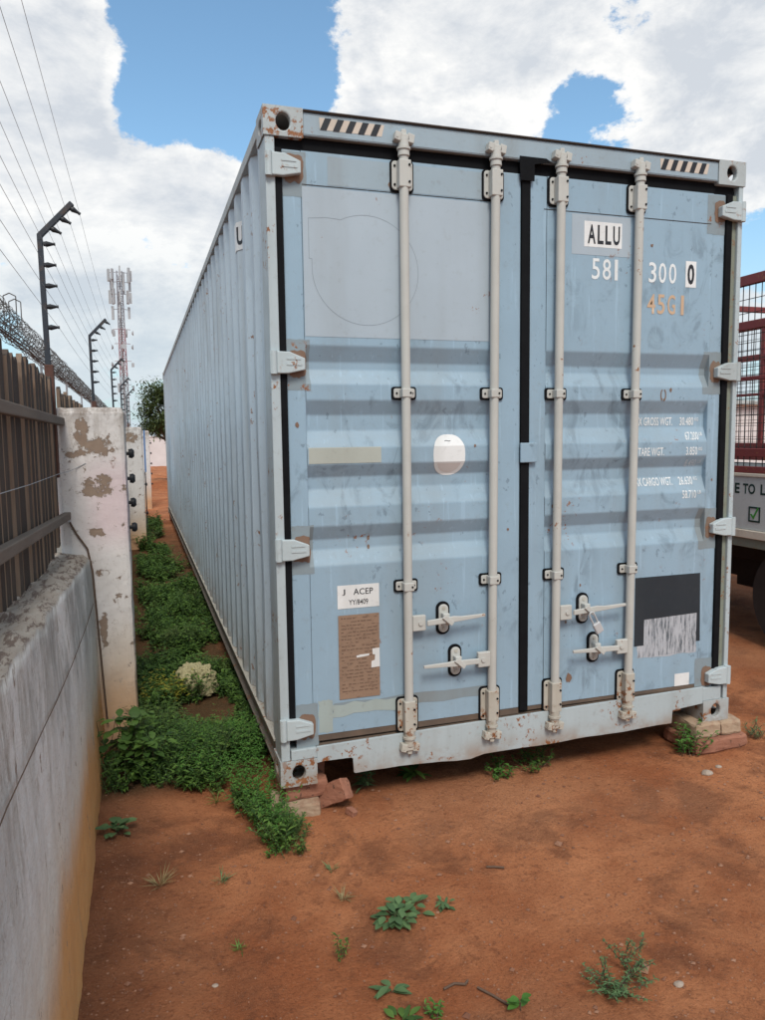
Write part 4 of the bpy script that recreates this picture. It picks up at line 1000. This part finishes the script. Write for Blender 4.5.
for i in range(330):
    x = rnd.uniform(-.74, -.05); y = rnd.uniform(.55, 5)
    if not alley_ok(x, y) or fbm(x * 2.2, y * 1.3, 6) < -.25 or (x > -.2 and y > 1.5 and rnd.random() < .6): continue
    stem_weed(alley, ast, x, y, .02, rnd.uniform(.16, .34) * (.6 + .8 * max(0, fbm(x * 2, y * 2, 8) + .5)), rnd.randint(6, 9), rnd.choice((.03, .045, .06)) * (1 if y > 1.2 else .65), .020, rnd, .7, .002)
for i in range(900):
    x = rnd.uniform(-.74, .03); y = rnd.uniform(.4, 6)
    if not alley_ok(x, y): continue
    a = rnd.uniform(0, 2 * pi); leaf(alley, Vector((x, y, .02)), Vector((cos(a) * .5, sin(a) * .5, rnd.uniform(.8, 1.6))), UP, rnd.uniform(.10, .26), .006, 0)
bw = MB()
for i in range(420):                                              # brighter feathery growth at the front edge
    x = rnd.uniform(-.42, .03); y = rnd.uniform(-.20, 1.0)
    if not alley_ok(x, y): continue
    stem_weed(bw, None, x, y, .02, rnd.uniform(.08, .20), 7, .024, .008, rnd, .5)
tag(bw.build('feathery_weeds', M['weedlight'], fix=False), 'brighter feathery weeds spilling out of the alley beside the container corner', 'weeds', kind='stuff')
yw = MB()
for i in range(70): stem_weed(yw, None, rnd.uniform(-.58, -.30), rnd.uniform(1.50, 1.85), .06, rnd.uniform(.06, .15), 4, .03, .012, rnd, .5)
tag(yw.build('yellow_weeds', M['yellow'], fix=False), 'strip of yellowing weeds between pillar and straw coloured lump', 'weeds', kind='stuff')
# straw-coloured lump
bm = bmesh.new(); bmesh.ops.create_icosphere(bm, subdivisions=5, radius=1)
for v in bm.verts:
    c_ = v.co.copy(); a = math.atan2(c_.y, c_.x); rr = 1 + .22 * fbm(c_.x * 1.3, c_.y * 1.3, c_.z * 1.3) + .08 * abs(sin(a * 11 + 2 * fbm(c_.z * 2, a))) + .10 * fbm(c_.x * 7, c_.y * 7, c_.z * 3)
    v.co = Vector((c_.x * .125 * rr + .02 * fbm(c_.y * 3, c_.z * 3, 4), c_.y * .11 * rr, (max(min(c_.z, .62), -.4) * .15) * rr))
me = bpy.data.meshes.new('straw_lump'); bm.to_mesh(me); bm.free(); me.materials.append(M['straw'])
o = bpy.data.objects.new('straw_lump', me); COL.objects.link(o); o.location = (-.235, 1.80, .10); tag(o, 'pale straw coloured crumbling lump lying among the green weeds in the alley', 'lump')

def plant(name, label, cat, x, y, build, leafm, stemm='twig', group=None):
    z = gz(x, y)
    m = MB(); st = MB(); build(m, st)
    e = empty(name, (x, y, z)); tag(e, label, cat, group)
    m.build('foliage', M[leafm], e, fix=False)
    if st.v: st.build('stem', M[stemm], e, fix=False)
    return e
def broad(n, ll, lw, spread, h=.03, along=None):
    def f(m, st):
        for i in range(n):
            a = rnd.uniform(0, 2 * pi); r0 = rnd.uniform(0, spread); p_ = Vector((r0 * cos(a), r0 * sin(a) * .7, rnd.uniform(.004, h)))
            if along: p_ += Vector(along) * rnd.uniform(-1, 1)
            rleaf(m, p_, Vector((cos(a) + rnd.uniform(-.4, .4), sin(a) + rnd.uniform(-.4, .4), rnd.uniform(.05, .5))), UP, ll * rnd.uniform(.7, 1.2), lw * rnd.uniform(.8, 1.2), .12)
            if i % 3 == 0: st.tube((0, 0, 0), p_, .0012, n=3, cap=False)
    return f
def feather(stems, h, nl, ll, lw, lean=.7, spread=.02):
    def f(m, st):
        for i in range(stems): stem_weed(m, st, rnd.uniform(-spread, spread), rnd.uniform(-spread, spread), 0, h * rnd.uniform(.7, 1.15), nl, ll, lw, rnd, lean)
    return f
def vine(stems, h, ll):
    def f(m, st):
        for i in range(stems):
            a = rnd.uniform(-.9, 2.2); d = Vector((cos(a) * .5, -abs(sin(a)) * .3, 1)).normalized(); p_ = Vector((0, 0, 0)); 
            for k in range(5):
                q = p_ + d * h / 5 + Vector((rnd.uniform(-.02, .02), rnd.uniform(-.02, .02), 0)); st.tube(p_, q, .002, n=4, cap=False); p_ = q
                dd = Vector((rnd.uniform(-1, 1), rnd.uniform(-1, .3), rnd.uniform(-.3, .3)))
                rleaf(m, q, dd, UP, ll * rnd.uniform(.7, 1.2), ll * .85 * rnd.uniform(.8, 1.1), .10)
                rleaf(m, q, dd * -1 + Vector((0, -.4, .2)), UP, ll * .8, ll * .6, .10)
    return f
GW = 'small weeds on the red soil'
plant('broadleaf_weed', 'low clump of dull green oval leaves flat on the soil, in front of the container', 'weed', .275, -.81, broad(70, .045, .026, .075, .045, (.035, .02, 0)), 'weedblue', group=GW)
plant('broadleaf_weed', 'tiny sprig of green leaves just right of the oval leaved clump', 'weed', .445, -.80, broad(16, .03, .013, .03, .03), 'weedblue', group=GW)
plant('feathery_weed', 'upright feathery weed with pale root, left foreground below the oval leaved clump', 'weed', .028, -.93, feather(3, .10, 9, .018, .006, .3, .008), 'weed', group=GW)
plant('leafy_weed', 'dark leafy weed with long pointed leaves, in the centre foreground', 'weed', .135, -1.13, broad(10, .055, .020, .012, .03), 'weedblue', group=GW)
plant('leafy_weed', 'leafy weed cut by the bottom edge below the dark pointed weed', 'weed', .125, -1.26, broad(14, .05, .02, .03, .03), 'weed', group=GW)
plant('feathery_weed', 'small bright feathery weed at the bottom edge of the soil', 'weed', .215, -1.27, feather(5, .05, 6, .018, .008, .7), 'weedlight', group=GW)
plant('leafy_weed', 'little round leaved seedling at the bottom edge, right of centre', 'weed', .47, -1.33, broad(7, .035, .024, .008, .05), 'weedlight', group=GW)
plant('feathery_weed', 'bushy feathery weed with spreading stems at the lower right', 'weed', .79, -1.36, feather(20, .12, 12, .017, .006, 1.6, .04), 'weedblue', group=GW)
plant('feathery_weed', 'side shoot of feathery weed leaning right of the bushy one', 'weed', .885, -1.29, feather(9, .12, 11, .016, .006, 1.1, .03), 'weedblue', group=GW)
plant('vine_weed', 'broad leaved vine climbing where the wall meets the pillar foot', 'vine', -.715, .72, vine(13, .34, .065), 'weed', group=None)
plant('vine_weed', 'darker broad leaved vine spreading at the front of the alley weeds', 'vine', -.60, .62, vine(12, .24, .06), 'weed')
plant('leafy_weed', 'small round leaved weed against the foot of the low wall', 'weed', -.70, .12, broad(22, .05, .032, .05, .05), 'weedblue', group=GW)
plant('spiky_weed', 'spiky light green weed under the sill beside the tilted brick', 'weed', .425, .17, feather(6, .10, 6, .055, .011, .9), 'weedblue', group=GW)
plant('leafy_weed', 'star shaped leafy weed in the shade under the sill, below the first lock rod', 'weed', .70, .20, broad(16, .085, .026, .02, .05), 'weed', group=GW)
plant('leafy_weed', 'leafy green weed tuft under the sill, below the second lock rod', 'weed', 1.13, .10, feather(14, .09, 5, .03, .012, 1.0, .05), 'weedlight', group=GW)
plant('leafy_weed', 'wide leafy weed tuft under the sill, left of the two middle bricks', 'weed', 1.33, .14, feather(18, .09, 5, .034, .012, 1.0, .08), 'weed', group=GW)
plant('leafy_weed', 'bright green weed growing in the notch beside the right corner bricks', 'weed', 2.17, .0, feather(22, .17, 7, .030, .013, .6, .05), 'weedlight', group=GW)
plant('grass_tuft', 'thin dull tuft right of the right corner bricks', 'grass tuft', 2.68, .05, feather(12, .09, 5, .03, .006, .8, .04), 'weedblue', group=GW)
plant('leafy_weed', 'bright weed spilling from the brick at the left container corner', 'weed', -.05, -.12, feather(14, .09, 7, .026, .010, .9, .05), 'weedlight', group=GW)
plant('leafy_weed', 'trailing tip of bright weed below the left corner weed', 'weed', -.075, -.24, feather(6, .05, 6, .024, .010, 1.0, .02), 'weedlight', group=GW)
def tuft(n, h, sp):
    def f(m, st):
        for i in range(n):
            a = rnd.uniform(0, 2 * pi); leaf(m, Vector((rnd.uniform(-.01, .01), rnd.uniform(-.01, .01), 0)), Vector((cos(a), sin(a), rnd.uniform(.3, 1.2))), UP, h * rnd.uniform(.6, 1.2), .004, 0)
    return f
plant('grass_tuft', 'thin dry grass tuft on the dark soil near the wall', 'grass tuft', -.53, -.30, tuft(26, .09, .02), 'dry', group=GW)
plant('grass_tuft', 'sparse green grass tuft in the middle of the left soil patch', 'grass tuft', -.30, -.36, tuft(22, .06, .02), 'weedblue', group=GW)
plant('grass_tuft', 'faint grass tuft left of the feathery rooted weed, on darker soil', 'grass tuft', .12, -.43, tuft(18, .05, .02), 'weedblue', group=GW)
plant('grass_tuft', 'flattened dull tuft above the oval leaved clump', 'grass tuft', .115, -.63, tuft(24, .06, .02), 'dry', group=GW)
plant('grass_tuft', 'short green tuft low on the left soil near the dark spot', 'grass tuft', -.285, -.78, tuft(18, .04, .02), 'weed', group=GW)
plant('grass_tuft', 'slender tuft at the front edge of the alley weeds', 'grass tuft', -.25, .30, tuft(16, .09, .02), 'weed', group=GW)
# pebbles and grit
gr = MB(); st_n = 0
def pebble(m, c, r, rn):
    bmv = [Vector(v) for v in ((1, 0, 0), (-1, 0, 0), (0, 1, 0), (0, -1, 0), (0, 0, 1), (0, 0, -1))]
    v = [Vector(c) + Vector((q.x * r * rn.uniform(.7, 1.3), q.y * r * rn.uniform(.7, 1.3), q.z * r * rn.uniform(.4, .8))) for q in bmv]
    m.add(v, [(0, 2, 4), (2, 1, 4), (1, 3, 4), (3, 0, 4), (2, 0, 5), (1, 2, 5), (3, 1, 5), (0, 3, 5)])
for i in range(4600):
    if i < 500: x = XW + .02 + abs(rnd.gauss(0, .13)); y = rnd.uniform(-1.5, .6)
    else: x = rnd.uniform(-.75, 3.4); y = rnd.uniform(-1.6, 1.0) if x > 2.45 else rnd.uniform(-1.6, .1)
    r = abs(rnd.gauss(0, .0022)) + .0012
    if rnd.random() < .03: r *= 2.6
    pebble(gr, (x, y, gz(x, y) + r * .2), r, rnd)
for i in range(260):
    x = rnd.uniform(-.75, 3.2); y = rnd.uniform(-1.6, .2); pebble(gr, (x, y, gz(x, y) + .002), rnd.uniform(.005, .011), rnd)
tag(gr.build('grit', M['pebbles'], fix=False), 'fine grit and small pebbles scattered over the red soil', 'grit', kind='stuff')
for lb, x, y, r in (('pale stone on the soil below the right corner bricks', 2.10, -.235, .024), ('small pale stone at the far right of the soil', 2.62, -.36, .02), ('small round grey stone in the lower right foreground', .975, -1.40, .013), ('small flat white chip in front of the right corner bricks', 2.21, -.19, .014), ('pale chip of stone near the left foreground edge', -.38, -.93, .008)):
    m = MB(); bm = bmesh.new(); bmesh.ops.create_icosphere(bm, subdivisions=2, radius=1)
    vs = [(v.co.x * r * (1 + .3 * fbm(v.co.x + x, v.co.y, v.co.z)) * 1.3, v.co.y * r, v.co.z * r * .6 * (1 + .3 * fbm(v.co.x, v.co.y + y, v.co.z))) for v in bm.verts]; fs = [tuple(v.index for v in f.verts) for f in bm.faces]; bm.free()
    m.add(vs, fs); o = m.build('stone', M['stone']); o.location = (x, y, gz(x, y) + r * .25); tag(o, lb, 'stone', 'stones on the soil')
for lb, pts in (('short dark twig lying on the soil right of the small leaf sprig', [(.70, -.62), (.73, -.63), (.765, -.645)]), ('dark curved twig on the soil at the bottom, right of the pointed weed', [(.29, -1.17), (.33, -1.16), (.36, -1.175), (.375, -1.16)]), ('thin straight twig lying at the lower foreground', [(.39, -1.20), (.42, -1.25), (.45, -1.31)])):
    m = MB().path([(x, y, gz(x, y) + .006) for x, y in pts], .004, 6); tag(m.build('twig', M['twig'], origin=(pts[0][0], pts[0][1], 0)), lb, 'twig', 'twigs on the soil')

# ------------------------------------------------------------------ things at the end of the alley
def tree(x, y, h, rx, rz, seed, label, n=9000, zc=None, ls=.16):
    rn = random.Random(seed); e = empty('tree', (x, y, 0)); tag(e, label, 'tree', 'trees beyond the yard')
    m = MB(); zc = zc or h * .62
    m.tube((0, 0, 0), (.1, 0, h * .4), .14, .10, n=10)
    cl = []
    for i in range(34):
        a = rn.uniform(0, 2 * pi); el = rn.uniform(-.6, 1.2); r = rn.uniform(.45, 1.0)
        c_ = Vector((rx * r * cos(a) * cos(el * .8), rx * r * sin(a) * cos(el * .8), zc + rz * r * sin(el))); cl.append((c_, rn.uniform(.16, .34) * rx))
        mid = Vector((.1, 0, h * .4)).lerp(c_, .5) + Vector((0, 0, -.1)); m.tube((.1, 0, h * .4), mid, .045, .03, n=5, cap=False); m.tube(mid, c_, .03, .008, n=5, cap=False)
    m.build('trunk', M['bark'], e)
    f = MB()
    for i in range(n):
        c_, r = cl[i % len(cl)]; d = Vector((rn.gauss(0, 1), rn.gauss(0, 1), rn.gauss(0, .75))) * r * .55
        leaf(f, c_ + d, Vector((rn.uniform(-1, 1), rn.uniform(-1, 1), rn.uniform(-.7, .9))), UP, ls * rn.uniform(.6, 1.3), ls * .32, .1)
    f.build('crown', M['tree'], e, fix=False)
tree(.55, 24, 3.9, 1.25, 1.15, 3, 'bushy olive green tree peeking out behind the far end of the container', 9000, 2.55)
tree(12.8, 16.0, 5.0, 2.1, 1.5, 8, 'distant dark tree seen through the mesh cage of the truck', 6000, 3.7, .22)
wl = empty('far_wall', (-2, 46, 0)); tag(wl, 'long white and pinkish yard wall closing the view at the end of the alley', 'wall')
MB().box(-6, 14, 0, .2, -.05, 1.80).build('wall_face', M['farwall'], wl); MB().box(-6, 14, -.04, .24, 1.802, 1.88).build('coping', M['farwall'], wl)
hs2 = empty('white_building', (10.2, 12.0, 0)); tag(hs2, 'pale building wall with red panel behind the truck at the right', 'building')
MB().box(-2.5, 7, 0, 3, 0, 2.35).build('wall', M['farwall'], hs2); MB().box(-2.7, 7.2, -.2, 3.2, 2.352, 2.45).build('roof', M['rail'], hs2); MB().box(-1.5, -.2, -.03, -.002, 0, 2.1).build('red_door', M['truckred'], hs2)
ty = empty('old_tyre', (1.08, 30, .16)); tag(ty, 'dark tyre lying flat on the soil past the far end of the container', 'tyre')
bm = bmesh.new(); m = MB(); R0, r0 = .34, .13
vs = [((0 + r0 * sin(b)) , (R0 + r0 * cos(b)) * cos(a), (R0 + r0 * cos(b)) * sin(a)) for a in [2 * pi * i / 32 for i in range(32)] for b in [2 * pi * j / 12 for j in range(12)]]
m.add(vs, [(i * 12 + j, i * 12 + (j + 1) % 12, ((i + 1) % 32) * 12 + (j + 1) % 12, ((i + 1) % 32) * 12 + j) for i in range(32) for j in range(12)], True)
m.build('tread', M['tyre'], ty); ty.rotation_euler = (0, radians(90), 0); MB().tube((-.05, 0, 0), (.05, 0, 0), .22, n=20).build('rim', M['chassis'], ty)

# ------------------------------------------------------------------ truck at the right
TX = 3.98
tk = empty('cage_truck', (TX, 1.5, 0)); tag(tk, 'parked truck with red mesh cage above white side board, right of the container', 'truck')
def tb(name, mat, *boxes, bevel=.004):
    m = MB()
    for b in boxes: m.box(*b)
    return m.build(name, M[mat], tk, bevel=bevel)
Y0, Y1 = -1.7, 4.2; TW = 2.1                                    # local y
tb('side_board', 'truckwhite', (0, .04, Y0, Y1, .93, 1.345)); tb('side_board', 'truckwhite', (TW - .04, TW, Y0, Y1, .93, 1.345)); tb('tailboard', 'truckwhite', (.05, TW - .05, Y0, Y0 + .04, .93, 1.345)); tb('headboard', 'truckwhite', (.05, TW - .05, Y1 - .04, Y1, .93, 1.6))
tb('board_lip', 'trucklip', (-.012, .045, Y0, Y1, 1.346, 1.372)); tb('board_lip', 'trucklip', (-.02, .03, Y0, Y1, .865, .928)); tb('bed_edge', 'greenrust', (.0, .05, Y0, Y1, .79, .864))
tb('bed', 'chassis', (.051, TW - .041, Y0, Y1, .86, .92))
tb('chassis_rail', 'chassis', (.55, .65, Y0 + .1, Y1 + 1.8, .58, .80)); tb('chassis_rail', 'chassis', (TW - .65, TW - .55, Y0 + .1, Y1 + 1.8, .58, .80))
tb('side_guard', 'chassis', (.25, .30, Y0 + .2, Y0 + 1.6, .5, .78)); tb('underbed_dark_fill', 'chassis', (.75, .8, -.95, .9, .28, .78), (.8, 1.6, -1.2, 2.2, .35, .7))  # dark sheet and block added to hide lit ground and keep the underside black
for x in (0, TW - .045):
    for y in [Y0, Y0 + 1.0, Y0 + 1.73 - .35, Y0 + 2.7, Y0 + 3.7, Y0 + 4.8, Y1 - .05]:
        wd = .16 if abs(y - (Y0 + 1.38)) < .01 else .05
        tb('cage_post', 'truckred', (x, x + .045, y, y + wd, 1.3745, 2.86 if wd < .1 else 2.50))
    for za, zb in ((2.82, 2.895), (2.48, 2.545), (2.09, 2.12), (1.50, 1.565), (1.374, 1.425)):
        tb('cage_rail', 'truckred', (x - .002, x + .047, Y0, Y1, za, zb))
for yy in (Y0, Y1 - .05):
    for za, zb in ((2.83, 2.89), (2.49, 2.54), (1.50, 1.55)): tb('cage_rail', 'truckred', (.05, TW - .05, yy, yy + .04, za, zb))
tb('roof_bar', 'truckred', (.05, TW - .05, 1.2, 1.25, 2.83, 2.88))
m = MB()
for x in (.022, TW - .022):
    y = Y0 + .06
    while y < Y1: m.tube((x, y, 1.40), (x, y, 2.84), .0035, n=4, cap=False); y += .062
    z = 1.45
    while z < 2.84: m.tube((x, Y0, z), (x, Y1, z), .0035, n=4, cap=False); z += .062 if z < 2.45 else .105
for k in range(30): m.tube((.06 + k * .067, Y1 - .03, 1.4), (.06 + k * .067, Y1 - .03, 2.84), .0035, n=4, cap=False)
m.build('wire_mesh', M['meshwire'], tk, fix=False)
def side_text(items, name, mat, bold, x=-.0015):
    bm = text_bm(items, bold); me = bpy.data.meshes.new(name); bm.to_mesh(me); bm.free(); me.materials.append(M[mat])
    for v in me.vertices: v.co = (x, -v.co.x, v.co.z)             # reads from the container side
    o = bpy.data.objects.new(name, me); COL.objects.link(o); o.parent = tk; return o
side_text([('E', -.155, 1.21, .082, .050), ('TO', -.072, 1.21, .082, .125), ('L', .105, 1.21, .082, .050)], 'board_lettering', 'textdark', .03)
cb = MB(); 
for b in ((.07, .185, .995, 1.008), (.07, .185, 1.102, 1.115), (.07, .083, 1.0085, 1.1015), (.172, .185, 1.0085, 1.1015)): cb.box(-.003, -.0005, .075 - b[1], .075 - b[0], b[2], b[3])
cb.build('check_box', M['textdark'], tk)
cb = MB(); cb.prism([(.075 + a, b) for a, b in ((-.088, 1.055), (-.105, 1.058), (-.118, 1.040), (-.158, 1.112), (-.172, 1.108), (-.122, 1.015))], -.004, -.002, axis='x'); cb.build('check_mark', M['green'], tk)
def wheel(x, y, s_):
    e = empty('wheel', (x, y, .42)); e.parent = tk
    m = MB(); m.tube((0, 0, 0), (.24 * s_, 0, 0), .42, n=36); m.build('tyre', M['tyre'], e, bevel=.03)
    m = MB(); m.tube((-.012 * s_, 0, 0), (.02 * s_, 0, 0), .24, .2, n=24); m.tube((-.05 * s_, 0, 0), (0, 0, 0), .07, n=12); m.build('rim', M['chassis'], e)
for y in (-.38, 4.9):
    wheel(.10, y, 1); wheel(TW - .10, y, -1)
m = MB().prism([(Y1 + .15, .45), (Y1 + 1.75, .45), (Y1 + 1.75, 1.35), (Y1 + 1.55, 2.25), (Y1 + .15, 2.30)], .05, TW - .05, axis='x'); cab = m.build('cab', M['truckwhite'], tk, bevel=.04)
MB().prism([(Y1 + .6, 1.4), (Y1 + 1.6, 1.4), (Y1 + 1.45, 2.1), (Y1 + .6, 2.12)], .044, .049, axis='x').build('side_window', M['rubber'], cab)
MB().prism([(Y1 + 1.765, 1.4), (Y1 + 1.768, 1.4), (Y1 + 1.60, 2.15), (Y1 + 1.59, 2.15)], .2, TW - .2, axis='x').build('windscreen', M['rubber'], cab)
